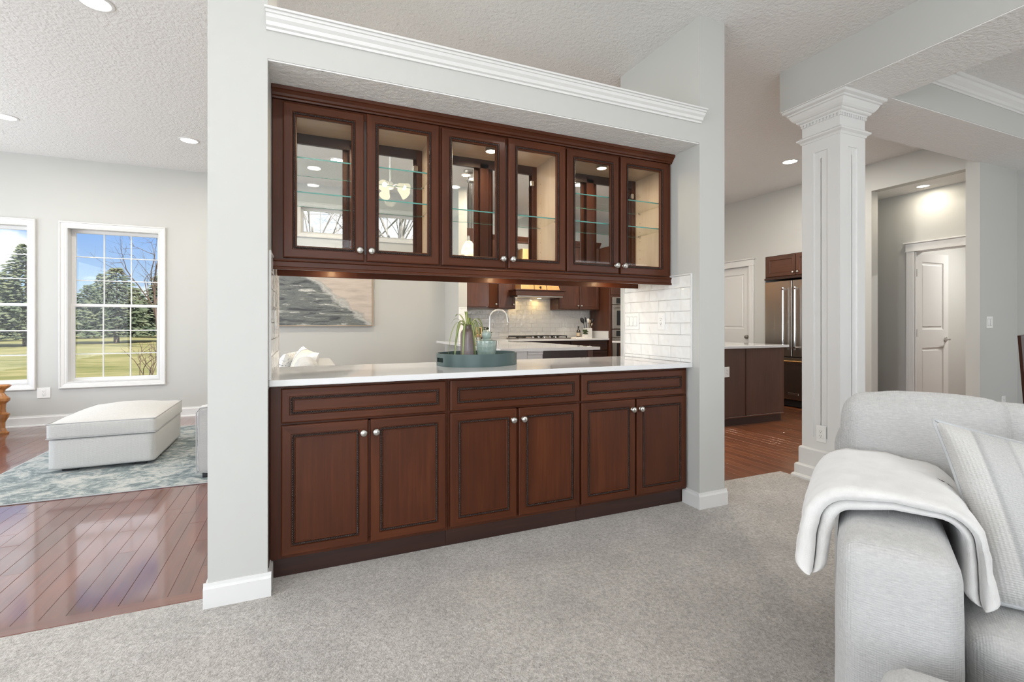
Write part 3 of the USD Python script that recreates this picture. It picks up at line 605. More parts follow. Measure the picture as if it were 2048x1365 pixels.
plate('white three-gang rocker switch plate on the glossy tile', 'switch', (XR - .0085, 2.92, 1.170), 'x-', .165, .118, 'switch', 3)
plate('white outlet plate on the glossy tile beside the painted pier', 'outlet', (XR - .0085, 2.60, 1.168), 'x-', .070, .115)
plate('white switch plate on the shaded tile cheek of the niche', 'switch', (XL + .0085, 2.62, 1.16), 'x+', .070, .115, 'switch')
plate('white outlet low on the panelled column', 'outlet', (3.43 - .001, 2.302, .356), 'x-', .072, .120)
plate('wide white outlet plate on the grey wall between the tall windows', 'outlet', (-2.72, 7.0995, .37), 'y-', .118, .118)
plate('white double rocker switch plate on the shaded hall wall', 'switch', (6.277, 2.5175, 1.168), 'y-', .116, .118, 'switch', 2)
plate('white outlet low on the shaded hall wall', 'outlet', (6.548, 2.5175, .358), 'y-', .072, .116)
# ================================================================== ON THE COUNTER
bumpy('vase_glaze', (.150, .095, .082), .42, 40, .5, .008, col2=(.34, .29, .31), cscale=9, stretch=(1, 1, .35), coat=.3)
bumpy('celadon', (.20, .275, .24), .16, 60, .35, .004, col2=(.33, .40, .36), cscale=14, stretch=(1, 1, 3), coat=.8)
mat('spider_leaf', {"uv": ("uvmap", {"attribute": "st"}), "s": ("separate_xyz", {}), "r": ("rgb_ramp", {"ramp": [(0, (.16, .24, .06)), (.3, (.17, .25, .07)), (.42, (.55, .58, .30)), (.58, (.55, .58, .30)), (.7, (.17, .25, .07)), (1, (.15, .22, .06))]}),
    "p": ("principled_bsdf", {"roughness": .45}), "tr": ("translucent_bsdf", {}), "x": ("mix_closure", {"fac": .3})},
    [("uv.UV", "s.vector"), ("s.x", "r.fac"), ("r.color", "p.base_color"), ("r.color", "tr.color"), ("p.BSDF", "x.closure1"), ("tr.BSDF", "x.closure2")], surface='x.closure')
TX, TY, TZ = .962, 2.765, .9062
tray = thing('serving_tray', 'shallow round grey-green tray with slot handles on the quartz bar', 'tray', (TX, TY, TZ))
def oval(prof, n=96, e=(1.0, .84)):
    m = lathe(prof, n); v = np.array(m.vertices); v[:, 0] *= e[0]; v[:, 1] *= e[1]; return trimesh.Trimesh(v, m.faces, process=False)
RT = .252
def tray_wall():
    n = 144; th = np.arange(n) / n * 2 * PI; zs = np.array([0, .022, .048, .072]); V, F = [], []
    a0 = math.radians(YAW)      # handle slots sit on the tray's long axis
    for rr in (RT, RT - .008):
        for z in zs: V.append(np.stack([rr * np.cos(th), rr * .84 * np.sin(th), np.full(n, z)], 1))
    V = np.vstack(V); K = len(zs)
    hole = lambda j: min(abs(((j + .5) / n * 360) - 180), abs(((j + .5) / n * 360)), abs(((j + .5) / n * 360) - 360)) < 9.9
    for j in range(n):
        j2 = (j + 1) % n
        for k in range(K - 1):
            if k == 1 and hole(j): continue
            F.append([k * n + j, k * n + j2, (k + 1) * n + j2, (k + 1) * n + j]); b = K * n
            F.append([b + k * n + j2, b + k * n + j, b + (k + 1) * n + j, b + (k + 1) * n + j2])
        F.append([(K - 1) * n + j, (K - 1) * n + j2, K * n + (K - 1) * n + j2, K * n + (K - 1) * n + j])
        if hole(j):
            for k in (1, 2): F.append([k * n + j, k * n + j2, K * n + k * n + j2, K * n + k * n + j])
    return as_mesh((V, np.array(F)))
TROT = 11
obj('rim', moved(tray_wall(), (TX, TY, TZ), rz=TROT), 'tray_paint', tray)
obj('base', moved(oval([(.0005, 0), (RT - .003, 0), (RT - .003, .008), (.0005, .008)]), (TX, TY, TZ), rz=TROT), 'tray_paint', tray)
vx, vy, vz = .915, 2.815, TZ + .0085
vase = thing('bottle_vase', 'tall mottled brown stoneware bottle vase standing in the tray', 'vase', (vx, vy, vz))
vp = [(.0005, 0), (.037, 0), (.0405, .004), (.042, .02), (.0425, .10), (.0425, .168), (.041, .182), (.036, .194), (.028, .202), (.0245, .207), (.0235, .218), (.025, .228), (.0275, .232), (.0225, .232), (.0185, .224), (.0185, .19), (.0005, .185)]
obj('body', lathe(vp, 40, (vx, vy, vz)), 'vase_glaze', vase, smooth=50)
pl = thing('spider_plant', 'small spider plant with drooping variegated leaves growing from the brown vase', 'plant', (vx, vy, vz + .19))
def leaf(base, az, length, rise, droop, w, seed):
    n = 16; t = np.linspace(0, 1, n); c, s = math.cos(az), math.sin(az)
    r = length * .62 * np.sin(np.minimum(t * PI * .62, PI / 2)) * (.55 + .45 * t); z = rise * np.sin(np.minimum(t * 2.3, PI / 2 + .0)) * 1.0 - droop * np.maximum(t - .38, 0) ** 1.35 * 2.0
    P = np.stack([base[0] + c * r, base[1] + s * r, base[2] + z], 1); wd = w * (np.sin(PI * np.clip(t * .93 + .07, 0, 1)) ** .6 + .05)
    side = np.array([-s, c, 0]); V = np.vstack([P - side * wd[:, None], P - np.array([0, 0, .0018]) , P + side * wd[:, None]])
    q = []
    for i in range(n - 1): q += [[i, i + 1, n + i + 1, n + i], [n + i, n + i + 1, 2 * n + i + 1, 2 * n + i]]
    uv = np.vstack([np.stack([np.full(n, u), t], 1) for u in (0, .5, 1)])
    return as_mesh((V, np.array(q))), uv
lv = [(PI * .92, .16, .075, .04), (PI * 1.02, .20, .055, .20), (PI * 1.12, .17, .05, .30), (PI * 1.30, .15, .045, .30), (PI * .72, .14, .10, .02), (.15, .18, .085, .10), (-.05, .20, .06, .20), (.30, .16, .075, .16), (-.5, .15, .05, .26), (-1.2, .13, .05, .30), (PI * .45, .12, .12, .03), (1.1, .16, .09, .10), (PI * 1.2, .19, .07, .16), (-.9, .12, .06, .20)]
for i, (az, L, ri, dr) in enumerate(lv):
    m, uv = leaf((vx, vy, vz + .205), az, L, ri, dr, .0072 + .0012 * (i % 3), i); obj('leaf', m, 'spider_leaf', pl, uv=uv, smooth=True)
obj('crown', lathe([(.0005, .0), (.012, .0), (.014, .02), (.010, .036), (.0005, .04)], 12, (vx, vy, vz + .188)), 'spider_leaf', pl, uv=np.full((60, 2), .2), smooth=True)
jx, jy, jz = 1.003, 2.715, TZ + .0085
jar = thing('ginger_jar', 'squat glazed celadon jar with a ball lid standing in the tray', 'jar', (jx, jy, jz))
obj('body', lathe([(.0005, 0), (.042, 0), (.046, .004), (.052, .04), (.060, .09), (.0625, .118), (.0635, .132), (.0625, .137), (.056, .1385), (.034, .139), (.0005, .139)], 44, (jx, jy, jz)), 'celadon', jar, smooth=50)
obj('lid', lathe([(.034, .1392), (.036, .142), (.030, .146), (.026, .150)] + [(.0305 * math.sin(a), .172 - .0305 * math.cos(a)) for a in np.linspace(.75, PI - .02, 14)], 36, (jx, jy, jz)), 'celadon', jar, smooth=50)

# ================================================================== LAMPS
def can(label, x, y, z=ZC, power=230, col=(1, .93, .82), r=.075, group='recessed ceiling lights'):
    t = thing('recessed_light', label, 'ceiling light', (x, y, z - .001), group=group)
    obj('trim_ring', lathe([(r + .020, 0), (r + .018, -.004), (r + .004, -.007), (r, -.004), (r - .004, 0)][::-1], 36, (x, y, z)), 'paint_white', t, smooth=50)
    obj('lens', lathe([(.0005, -.0035), (r - .004, -.0035), (r, -.0038)], 32, (x, y, z)), 'lamp_white', t)
    disk_light(t, (x, y, z - .012), r, power, col)
can('recessed ceiling light nearest the picture top above the wood floor', -1.144, 3.593)
can('recessed ceiling light over the carved bench', -2.537, 5.906)
can('recessed ceiling light over the sofa end beside the tall window', -1.108, 5.908)
can('recessed ceiling light seen through the two-shelf cabinet above the transom', .346, 5.93, power=320, col=(1, .86, .66))
can('recessed ceiling light over the kitchen island', 5.226, 3.882, col=(1, .94, .86), power=420)
can('small recessed light in the lowered hall ceiling', 6.502, 3.187, z=2.735, power=130, r=.055, col=(1, .9, .72))
can('recessed ceiling light beside the pendant canopy', 2.05, 6.0, power=420, col=(1, .84, .6))
can('recessed ceiling light over the stretch before the cooktop', 3.44, 5.68, power=420, col=(1, .84, .6))
for x, y, lab in ((.35, 3.6, 'unseen recessed ceiling light straight behind the single-shelf cabinet'), (3.6, 4.0, 'unseen recessed ceiling light over the passage end of the kitchen'), (3.4, 7.0 - .4, 'unseen recessed ceiling light close to the golden hood')): can(lab, x, y, power=450, col=(1, .92, .80))  # hidden from the camera, placed to light the family room and kitchen
for x, y, lab in ((.1, .9, 'added recessed ceiling light over the carpet before the cabinets'), (1.9, .3, 'added recessed ceiling light over the sofa'), (-1.6, .7, 'added recessed ceiling light over the carpet at the wood floor end'), (.1, -1.3, 'added recessed ceiling light at the rear wall opening'), (1.9, -1.4, 'added recessed ceiling light between sofa and rear wall'), (5.3, .4, 'added recessed ceiling light over the dining room')): can(lab, x, y, power=150, col=(1, .95, .88))  # lamps out of view, added to brighten the carpet and nearby rooms
can('unseen recessed ceiling light in the study beyond the open hall door', 8.0, 2.6, z=2.6, power=900, col=(1, .96, .9))  # out of view, placed to light the room past the open door
# chandelier with five tilted bell shades
emit('frosted_glow', (1.0, .86, .62), 1.25)
HX, HY, HZ = .80, 5.0, 2.56
ch = thing('chandelier', 'ceiling fixture with a cluster of frosted bell shades above the family room', 'ceiling light', (HX, HY, HZ))
obj('canopy', lathe([(.0005, ZC - .03), (.055, ZC - .028), (.065, ZC - .004), (.065, ZC - .001)], 24, (HX, HY, 0)), 'paint_white', ch)
obj('stem', tube([(HX, HY, ZC - .02), (HX, HY, HZ + .04)], .010), 'paint_white', ch)
obj('hub', lathe([(.0005, -.03), (.03, -.025), (.04, 0), (.035, .03), (.012, .05)], 20, (HX, HY, HZ)), 'paint_white', ch, smooth=50)
sh_p = [(.022, 0), (.026, .01), (.036, .045), (.050, .085), (.058, .105), (.056, .106), (.046, .083), (.032, .045), (.022, .012)]
for i in range(5):
    az = i * 72 - 118; d = np.array([math.cos(math.radians(az)), math.sin(math.radians(az)), 0])
    m = moved(moved(lathe(sh_p, 24), (0, 0, .0), ry=118), (0, 0, 0), rz=az)
    obj('arm', tube([(HX, HY, HZ), tuple(np.array([HX, HY, HZ]) + d * .07 + [0, 0, .012]), tuple(np.array([HX, HY, HZ]) + d * .115)], .007), 'paint_white', ch)
    obj('shade', trimesh.Trimesh(m.vertices + np.array([HX, HY, HZ]) + d * .105, m.faces, process=False), 'frosted_glow', ch, smooth=50)
    obj('bulb', moved(trimesh.creation.icosphere(2, .024), tuple(np.array([HX, HY, HZ - .03]) + d * .165)), 'bulb_glow', ch, smooth=True)
l = UsdLux.SphereLight.Define(stage, str(ch.GetPath()) + '/glow'); l.CreateRadiusAttr(.06); l.CreateIntensityAttr(25); l.CreateColorAttr((1, .82, .58)); l.AddTranslateOp().Set((0, 0, -.16))
mat('bell_glass', {"f": ("layer_weight", {"blend": .35}), "t": ("transparent_bsdf", {"color": (1, .96, .88)}), "g": ("principled_bsdf", {"base_color": (.9, .85, .75), "roughness": .15, "emission_color": (1, .8, .5), "emission_strength": .5}), "x": ("mix_closure", {}), "mx": ("math", {"math_type": "multiply_add", "value2": .75, "value3": .22})},
    [("f.facing", "mx.value1"), ("mx.value", "x.fac"), ("t.BSDF", "x.closure1"), ("g.BSDF", "x.closure2")], surface='x.closure')
for lab, x, y in (('clear ribbed bell pendant over the peninsula, nearer one', 1.866, 5.69), ('clear ribbed bell pendant over the peninsula, partly behind the cabinet frame', 2.02, 6.05)):
    t = thing('pendant_light', lab, 'pendant light', (x, y, 2.03), group='pendants over the peninsula')
    obj('canopy', lathe([(.0005, 3.028), (.055, 3.03), (.062, 3.045), (.062, 3.059)], 24, (x, y, 0)), 'nickel', t)
    obj('cord', tube([(x, y, 3.03), (x, y, 2.24)], .004, 8), 'black', t)
    obj('socket', lathe([(.0005, 2.25), (.014, 2.248), (.018, 2.22), (.020, 2.19), (.030, 2.182)][::-1], 20, (x, y, 0)), 'nickel', t, smooth=40)
    th = np.linspace(0, 1, 18); pr_ = [(.030 + .064 * math.sin(a * PI / 2) ** .8 + .0016 * math.sin(a * 60), 2.184 - .152 * a) for a in th]
    obj('shade', lathe(pr_, 36, (x, y, 0)), 'bell_glass', t, smooth=True)
    obj('bulb', moved(trimesh.creation.icosphere(2, .026), (x, y, 2.125)), 'bulb_glow', t, smooth=True)
    l = UsdLux.SphereLight.Define(stage, str(t.GetPath()) + '/glow'); l.CreateRadiusAttr(.03); l.CreateIntensityAttr(40); l.CreateColorAttr((1, .78, .5)); l.AddTranslateOp().Set((0, 0, -.03))

# ================================================================== FAMILY ROOM
mat('rug_pattern', {"g": ("geometry", {}), "m": ("mapping", {"scale": (1, 1, 1)}), "n": ("noise_texture", {"scale": 6.5, "detail": 9, "roughness": .78, "distortion": .7}), "m2": ("mapping", {"scale": (6, 60, 1)}), "n2": ("noise_texture", {"scale": 1, "detail": 4}),
    "v": ("voronoi_texture", {"scale": 15, "feature": "distance_to_edge", "detail": 2}), "a": ("math", {"math_type": "multiply_add", "value2": .28}), "r": ("rgb_ramp", {"ramp": [(.43, (.065, .09, .095)), (.52, (.14, .185, .185)), (.58, (.30, .325, .315)), (.64, (.42, .415, .385)), (.70, (.33, .345, .33)), (.75, (.14, .175, .175)), (.82, (.36, .35, .33)), (.9, (.11, .14, .145))]}),
    "b": ("bump", {"strength": .6, "distance": .004}), "n3": ("noise_texture", {"scale": 260, "detail": 2}), "p": ("principled_bsdf", {"roughness": .95, "sheen_weight": .2}), "s": ("math", {"math_type": "multiply_add", "value2": .18, "value3": -.06}), "sm": ("math", {"math_type": "add"})},
    [("g.position", "n.vector"), ("g.position", "m2.vector"), ("m2.vector", "n2.vector"), ("g.position", "v.vector"), ("v.distance", "a.value1"), ("n.fac", "a.value3"), ("n2.fac", "s.value1"), ("s.value", "sm.value1"), ("a.value", "sm.value2"), ("sm.value", "r.fac"), ("r.color", "p.base_color"), ("g.position", "n3.vector"), ("n3.fac", "b.height"), ("b.normal", "p.normal")])
rug = thing('area_rug', 'distressed pale blue-grey oriental rug under the white ottoman', 'rug', (-.6, 5.2, 0))
obj('pile', cbox(-2.115, .95, 4.065, 6.40, .0006, .0095, .003), 'rug_pattern', rug)
obj('border', [cbox(-2.13, .96, 4.057, 4.066, .0006, .0085, .002), cbox(-2.13, -2.114, 4.057, 6.41, .0006, .0085, .002)], 'piping', rug)
ot = thing('ottoman', 'large square white upholstered storage ottoman on the rug', 'ottoman', (-1.468, 5.235, .01), rotz=1.0, local=True)
W_, D_ = .668, .995
obj('body', moved(soft_box(W_, D_, .240, .018, (.006, .006, 0), seed=3, bump=.003), (0, 0, .022)), 'ottoman_cloth', ot, smooth=60)
obj('lid', moved(soft_box(W_ + .02, D_ + .02, .118, .016, (.006, .006, .065), n=20, seed=5, bump=.004), (0, 0, .262)), 'ottoman_cloth', ot, smooth=60)
def loop(w, d, z, r=.004): 
    c = [(-w / 2, -d / 2, z), (w / 2, -d / 2, z), (w / 2, d / 2, z), (-w / 2, d / 2, z)]
    return [tube(np.linspace(c[i], c[(i + 1) % 4], 8), r, 6) for i in range(4)]
obj('piping', loop(W_ + .012, D_ + .012, .378) + loop(W_ + .014, D_ + .014, .266), 'piping', ot)
for sx in (-1, 1):
    for sy in (-1, 1): obj('foot', cbox(sx * .22 - .05, sx * .22 + .05, sy * .40 - .04, sy * .40 + .04, 0, .024, .004), 'black', ot)
sf = thing('sofa', 'light grey piped sofa whose end shows beside the pier', 'sofa', (-.73, 4.15, .01), local=True)     # faces -x, runs along +y
obj('arm', moved(soft_box(1.0, .17, .50, .035, (0, .008, .01), seed=8), (.50, .085, .03)), 'family_cloth', sf, smooth=60)
obj('arm', moved(soft_box(1.0, .17, .50, .035, (0, .008, .01), seed=9), (.50, 2.10, .03)), 'family_cloth', sf, smooth=60)
obj('seat_base', moved(soft_box(.98, 1.86, .25, .02, seed=4), (.51, 1.09, .03)), 'family_cloth', sf, smooth=60)
for i in range(2): obj('seat_cushion', moved(soft_box(.80, .92, .16, .04, (0, 0, .02), seed=20 + i), (.40, .64 + .93 * i, .28)), 'family_cloth', sf, smooth=60)
obj('back', moved(soft_box(.20, 2.18, .70, .05, seed=7), (.93, 1.09, .03)), 'family_cloth', sf, smooth=60)
for i in range(2): obj('back_cushion', moved(moved(soft_box(.18, .90, .38, .06, (.03, 0, .02), seed=30 + i), rz=0, ry=-10), (.79, .64 + .93 * i, .44)), 'family_cloth', sf, smooth=60)
obj('piping', [tube([(-.002, -.002, .04), (-.002, -.002, .49), (.02, -.003, .522), (.10, -.004, .531), (1.0, -.004, .531)], .005, 6)], 'piping', sf)
for x in (.06, .94):
    for y in (.06, 2.12): obj('foot', cbox(x - .03, x + .03, y - .03, y + .03, 0, .035, .003), 'black', sf)
mat('printed_cushion', {"uv": ("uvmap", {"attribute": "st"}), "m": ("mapping", {"scale": (1, 1, 1)}), "v": ("voronoi_texture", {"scale": 26, "feature": "f1"}), "r": ("rgb_ramp", {"ramp": [(.0, (.23, .26, .30)), (.26, (.25, .28, .32)), (.34, (.74, .73, .70)), (1, (.78, .77, .74))]}), "p": ("principled_bsdf", {"roughness": .9})},
    [("uv.UV", "m.vector"), ("m.vector", "v.vector"), ("v.distance", "r.fac"), ("r.color", "p.base_color")])
mat('banded_cushion', {"uv": ("uvmap", {"attribute": "st"}), "s": ("separate_xyz", {}), "r": ("rgb_ramp", {"ramp": [(0, (.74, .73, .71)), (.30, (.74, .73, .71)), (.31, (.30, .28, .25)), (.335, (.30, .28, .25)), (.345, (.66, .60, .51)), (.8, (.70, .65, .57)), (.81, (.40, .37, .33)), (.83, (.74, .73, .71)), (1, (.74, .73, .71))]}), "n": ("noise_texture", {"scale": 60, "detail": 3}), "b": ("bump", {"strength": .4, "distance": .004}), "p": ("principled_bsdf", {"roughness": .9})},
    [("uv.UV", "s.vector"), ("s.x", "r.fac"), ("r.color", "p.base_color"), ("uv.UV", "n.vector"), ("n.fac", "b.height"), ("b.normal", "p.normal")])
def cushion(name, label, cat, TL, TR_, BL_, BR_, thick, m, seed, group=None):
    c = (np.array(BL_, float) + np.array(BR_, float)) / 2
    t = thing(name, label, cat, c, group=group); g, uv = pillow(TL, TR_, BL_, BR_, thick, seed=seed)
    obj('cover', g, m, t, smooth=True, uv=uv); return t
t = cushion('throw_pillow', 'white throw pillow with a dotted blue-grey print on the family room sofa', 'pillow', (-.02, 5.86, .86), (-.18, 5.40, .85), (-.20, 5.85, .455), (-.34, 5.41, .455), .15, 'printed_cushion', 3)
t = cushion('throw_pillow', 'tan and white banded throw pillow on the family room sofa', 'pillow', (-.02, 5.30, .93), (.12, 4.84, .88), (-.16, 5.22, .455), (-.04, 4.78, .455), .17, 'banded_cushion', 5)
# painting
PX0, PX1, PZ0, PZ1 = -.62, .886, 1.125, 1.86
mat('seascape', {"uv": ("uvmap", {"attribute": "st"}), "m": ("mapping", {"scale": (2.6, 8, 1), "rotation": (0, 0, -.16)}), "n": ("noise_texture", {"scale": 1.6, "detail": 8, "roughness": .68, "distortion": .7}), "sea": ("rgb_ramp", {"ramp": [(.34, (.040, .045, .050)), (.44, (.095, .105, .110)), (.50, (.17, .185, .185)), (.545, (.115, .125, .115)), (.59, (.26, .275, .26)), (.64, (.62, .61, .58)), (.68, (.25, .26, .25))]}),
    "m3": ("mapping", {"scale": (2.0, 5, 1)}), "n3": ("noise_texture", {"scale": 2.5, "detail": 6}), "sand": ("rgb_ramp", {"ramp": [(.3, (.40, .345, .30)), (.55, (.50, .435, .38)), (.75, (.55, .49, .43))]}),
    "s": ("separate_xyz", {}), "e": ("math", {"math_type": "multiply_add", "value2": 1.66, "value3": -1.22}), "e2": ("math", {"math_type": "add"}), "n4": ("noise_texture", {"scale": 5, "detail": 7, "roughness": .65}), "nm": ("math", {"math_type": "multiply_add", "value2": .55, "value3": -.275}), "e3": ("math", {"math_type": "add"}),
    "edge": ("rgb_ramp", {"ramp": [(.44, (0, 0, 0)), (.50, (1, 1, 1)), (1, (1, 1, 1))]}), "foam": ("rgb_ramp", {"ramp": [(.33, (0, 0, 0)), (.42, (.7, .7, .7)), (.50, (.0, .0, .0))]}), "x": ("mix", {"mix_type": "mix"}), "x2": ("mix", {"mix_type": "mix", "color2": (.60, .59, .56)}), "p": ("principled_bsdf", {"roughness": .65})},
    [("uv.UV", "m.vector"), ("m.vector", "n.vector"), ("n.fac", "sea.fac"), ("uv.UV", "m3.vector"), ("m3.vector", "n3.vector"), ("n3.fac", "sand.fac"), ("uv.UV", "s.vector"), ("s.x", "e.value1"), ("e.value", "e2.value1"), ("s.y", "e2.value2"), ("uv.UV", "n4.vector"), ("n4.fac", "nm.value1"), ("nm.value", "e3.value1"), ("e2.value", "e3.value2"),
     ("e3.value", "edge.fac"), ("e3.value", "foam.fac"), ("edge.color", "x.fac"), ("sea.color", "x.color1"), ("sand.color", "x.color2"), ("foam.color", "x2.fac"), ("x.color", "x2.color1"), ("x2.color", "p.base_color")])
wood('frame_wood', (.34, .24, .16), (.44, .33, .23), (.52, .41, .30), rough=.45)
pt = thing('painting', 'framed coastal painting of dark waves meeting sand on the back wall', 'painting', ((PX0 + PX1) / 2, 7.08, PZ0))
cv = box(PX0 + .012, PX1 - .012, 7.062, 7.085, PZ0 + .012, PZ1 - .012); v = np.array(cv.vertices)
obj('canvas', cv, 'seascape', pt, uv=np.stack([(v[:, 0] - PX0) / (PX1 - PX0), (v[:, 2] - PZ0) / (PZ1 - PZ0)], 1))
m, sd = ring(PX0, PX1, PZ0, PZ1, [(0, 7.098), (0, 7.048), (.009, 7.048), (.009, 7.07)]); obj('frame', m, 'frame_wood', pt, uv=ring_uv(m, sd))
# carved bench
wood('carved_oak', (.20, .075, .018), (.34, .14, .04), (.46, .21, .07), rough=.38, coat=.3, su=25)
bn = thing('carved_bench', 'honey-brown carved wooden bench with an ivory cushion by the far window', 'bench', (-3.23, 6.42, 0))
def s_post(x, y):
    prof = [(.036, .0), (.040, .012), (.028, .03), (.024, .06), (.034, .12), (.052, .17), (.056, .205), (.034, .225), (.031, .26), (.036, .315), (.058, .345), (.056, .372), (.038, .395), (.026, .43), (.036, .462), (.060, .488), (.064, .504), (.050, .516), (.0005, .52)]
    offs = [.02, .02, .014, .004, -.004, .004, .012, .002, 0, 0, .008, .012, .004, -.006, -.004, .008, .014, .012, .012]
    n = 14; V = []
    for (r, z), o in zip(prof, offs):
        th = np.arange(n) / n * 2 * PI; c, s = np.cos(th), np.sin(th); k = (np.abs(c) ** 3 + np.abs(s) ** 3) ** (-1 / 3)
        V.append(np.stack([x + o + r * k * c * .9, y + r * .62 * k * s, np.full(n, z)], 1))
    V = np.vstack(V); q = [[i * n + j, i * n + (j + 1) % n, (i + 1) * n + (j + 1) % n, (i + 1) * n + j] for i in range(len(prof) - 1) for j in range(n)]
    return as_mesh((V, np.array(q)))
for x in (-3.68, -2.92):
    for y in (6.36, 6.74): obj('carved_post', s_post(x, y), 'carved_oak', bn, grain=2)
obj('apron', [cbox(-3.68, -2.93, 6.335, 6.36, .20, .30, .006), cbox(-3.68, -2.93, 6.72, 6.745, .20, .30, .006), cbox(-2.94, -2.915, 6.36, 6.74, .20, .30, .006)], 'carved_oak', bn, grain=0)
obj('seat_frame', cbox(-3.69, -2.93, 6.33, 6.75, .295, .32, .008), 'carved_oak', bn, grain=0)
obj('arm_rail', [cbox(-2.95, -2.905, 6.35, 6.75, .475, .505, .01), cbox(-3.70, -3.65, 6.35, 6.75, .475, .505, .01)], 'carved_oak', bn, grain=1)
obj('cushion', moved(soft_box(.68, .40, .11, .04, (0, 0, .02), seed=2), (-3.31, 6.54, .322)), 'pillow_white', bn, smooth=60)
# ================================================================== KITCHEN
KW = 7.57
WR = stage.GetPrimAtPath('/World/wall_range'); WS = stage.GetPrimAtPath('/World/wall_stub')
def tile_field(parent, x0, x1, z0, z1, y, off=0., L=.305, h=.0762):
    obj('grout_bed', box(x0, x1, y - .003, y, z0, z1), 'grout', parent)
    z = z0; r = 0
    while z < z1 - .01:
        zt = min(z + h, z1); x = x0 - [(.0), (.61 * L), (.30 * L)][r % 3] - off
        while x < x1:
            a, b = max(x, x0), min(x + L, x1)
            if b - a > .012: obj('tile', cbox(a + .001, b - .001, y - .0085 + rng.uniform(-.0008, .0008), y - .001, z + .001, zt - .001, .002), 'tile_white', parent)
            x += L
        z += h; r += 1
tile_field(WR, 2.09, 3.19, .936, 1.40, KW); tile_field(WR, 3.19, 4.0, .936, 1.62, KW, .08); tile_field(WR, 4.0, 4.805, .936, 1.40, KW, .02)
tile_field(WS, 1.953, 2.074, .906, 1.385, 6.4, 0)
def kcab(label, x0, x1, z0, z1, yf, yb, doors, kz, side=True, name='wall_cabinet', group='cherry kitchen wall cabinets', drawers=None, m='cherry_kitchen'):
    t = thing(name, label, 'cabinet', ((x0 + x1) / 2, (yf + yb) / 2, z0), group=group)
    obj('carcass', cbox(x0, x1, yf + .02, yb, z0, z1, .002), m, t, grain=2)
    for (a, b, side_k) in doors: wood_door(t, 'door', a, b, z0 + .012, (drawers[0] if drawers else z1) - .012, yf, mat=m, rope=False, fw=.055, kn=((b - .03) if side_k > 0 else (a + .03), kz) if side_k else None)
    if drawers:
        for (a, b) in drawers[1]:
            w = wood_door(t, 'drawer_front', a, b, drawers[0], z1 - .012, yf, mat=m, rope=False, fw=.04); knob(w, (a + b) / 2, yf, (drawers[0] + z1) / 2)
    return t
def crown_bar(label, x0, x1, yf, z, yb=None):
    p = obj('cabinet_crown', prism([(yf + .02, z), (yf - .004, z), (yf - .01, z + .02), (yf - .05, z + .075), (yf - .055, z + .09), (yf + .10, z + .09), (yf + .10, z)], x0, x1, 0), 'cherry_kitchen', grain=0); tag(p, label, 'moulding')
kcab('cherry wall cabinet just beyond the cooktop hood with its pair of doors over the crock', 4.0, 4.825, 1.40, 2.50, 7.24, KW - .012, [(4.01, 4.405, 1), (4.415, 4.815, -1)], 1.47)
kcab('single-door cherry wall cabinet on the plant side of the hood', 2.87, 3.19, 1.40, 2.50, 7.24, KW - .012, [(2.88, 3.18, 1)], 1.47)
crown_bar('crown moulding over the cherry kitchen cabinets on the range wall', 2.6, 4.825, 7.24, 2.50)
t = thing('corner_cabinet', 'shaded diagonal cherry corner cabinet between the two kitchen walls', 'cabinet', (2.5, 7.2, 1.40))
obj('carcass', prism([(2.09, 6.91), (2.41, 6.91), (2.865, 7.25), (2.865, KW - .012), (2.09, KW - .012)], 1.40, 2.50, 2), 'cherry_kitchen', t, grain=2)
dg = np.array([2.865 - 2.41, 7.25 - 6.91]); ang = math.degrees(math.atan2(dg[1], dg[0])); Ld = np.hypot(*dg)
obj('door', moved([cbox(.02, Ld - .02, -.02, 0, 1.415, 2.49, .003)], (2.41, 6.91, 0), rz=ang), 'cherry_kitchen', t, grain=2)
obj('knob', moved(lathe([(.0005, .03), (.014, .027), (.0178, .0185), (.007, .008), (.010, 0)], 16, (0, 0, 0), 'y-'), (2.41 + dg[0] * .9 , 6.91 + dg[1] * .9 - .02, 1.47)), 'nickel', t)
t = thing('wall_cabinet', 'cherry wall cabinet on the short stub wall, showing its plain side', 'cabinet', (2.24, 6.65, 1.39), group='cherry kitchen wall cabinets')
obj('carcass', cbox(2.079, 2.395, 6.42, 6.905, 1.40, 2.50, .002), 'cherry_kitchen', t, grain=2); obj('light_rail', cbox(2.079, 2.40, 6.415, 6.905, 1.378, 1.40, .003), 'cherry_dark', t, grain=0)
obj('door', [cbox(2.395, 2.415, 6.43, 6.90, 1.41, 2.49, .003)], 'cherry_kitchen', t, grain=2)
# base run
BC = [('cherry base cabinet under the counter corner by the wooden tray', 2.70, 3.13), ('cherry base cabinet below the gas cooktop', 3.132, 4.08), ('cherry base cabinet with knobbed drawers below the open book', 4.082, 4.825)]
for lab, a, b in BC:
    t = kcab(lab, a, b, .10, .874, 6.985, KW - .012, [(a + .01, (a + b) / 2 - .003, 1), ((a + b) / 2 + .003, b - .01, -1)], .62, name='base_cabinet', group='cherry kitchen base cabinets', drawers=(.70, [(a + .01, b - .01)]), m='cherry_dark')
    obj('toe_kick', box(a, b, 7.05, KW - .012, 0, .10), 'black', t)
p = obj('countertop', [cbox(2.08, 4.828, 6.951, KW - .001, .875, .905, .003), cbox(2.09, 4.805, KW - .02, KW - .001, .905, .935, .002), cbox(4.808, 4.828, 6.97, KW - .02, .905, 1.03, .002)], 'quartz'); tag(p, 'white quartz counter along the range wall with the cooktop set in it', 'countertop')
p = obj('countertop', prism([(1.77, 4.39), (2.93, 4.39), (2.78, 6.95), (2.08, 6.95), (2.08, 6.396), (1.947, 6.396), (1.947, 6.95), (1.78, 6.95)], .875, .905, 2), 'quartz'); tag(p, 'white quartz peninsula top carrying the arched faucet', 'countertop')
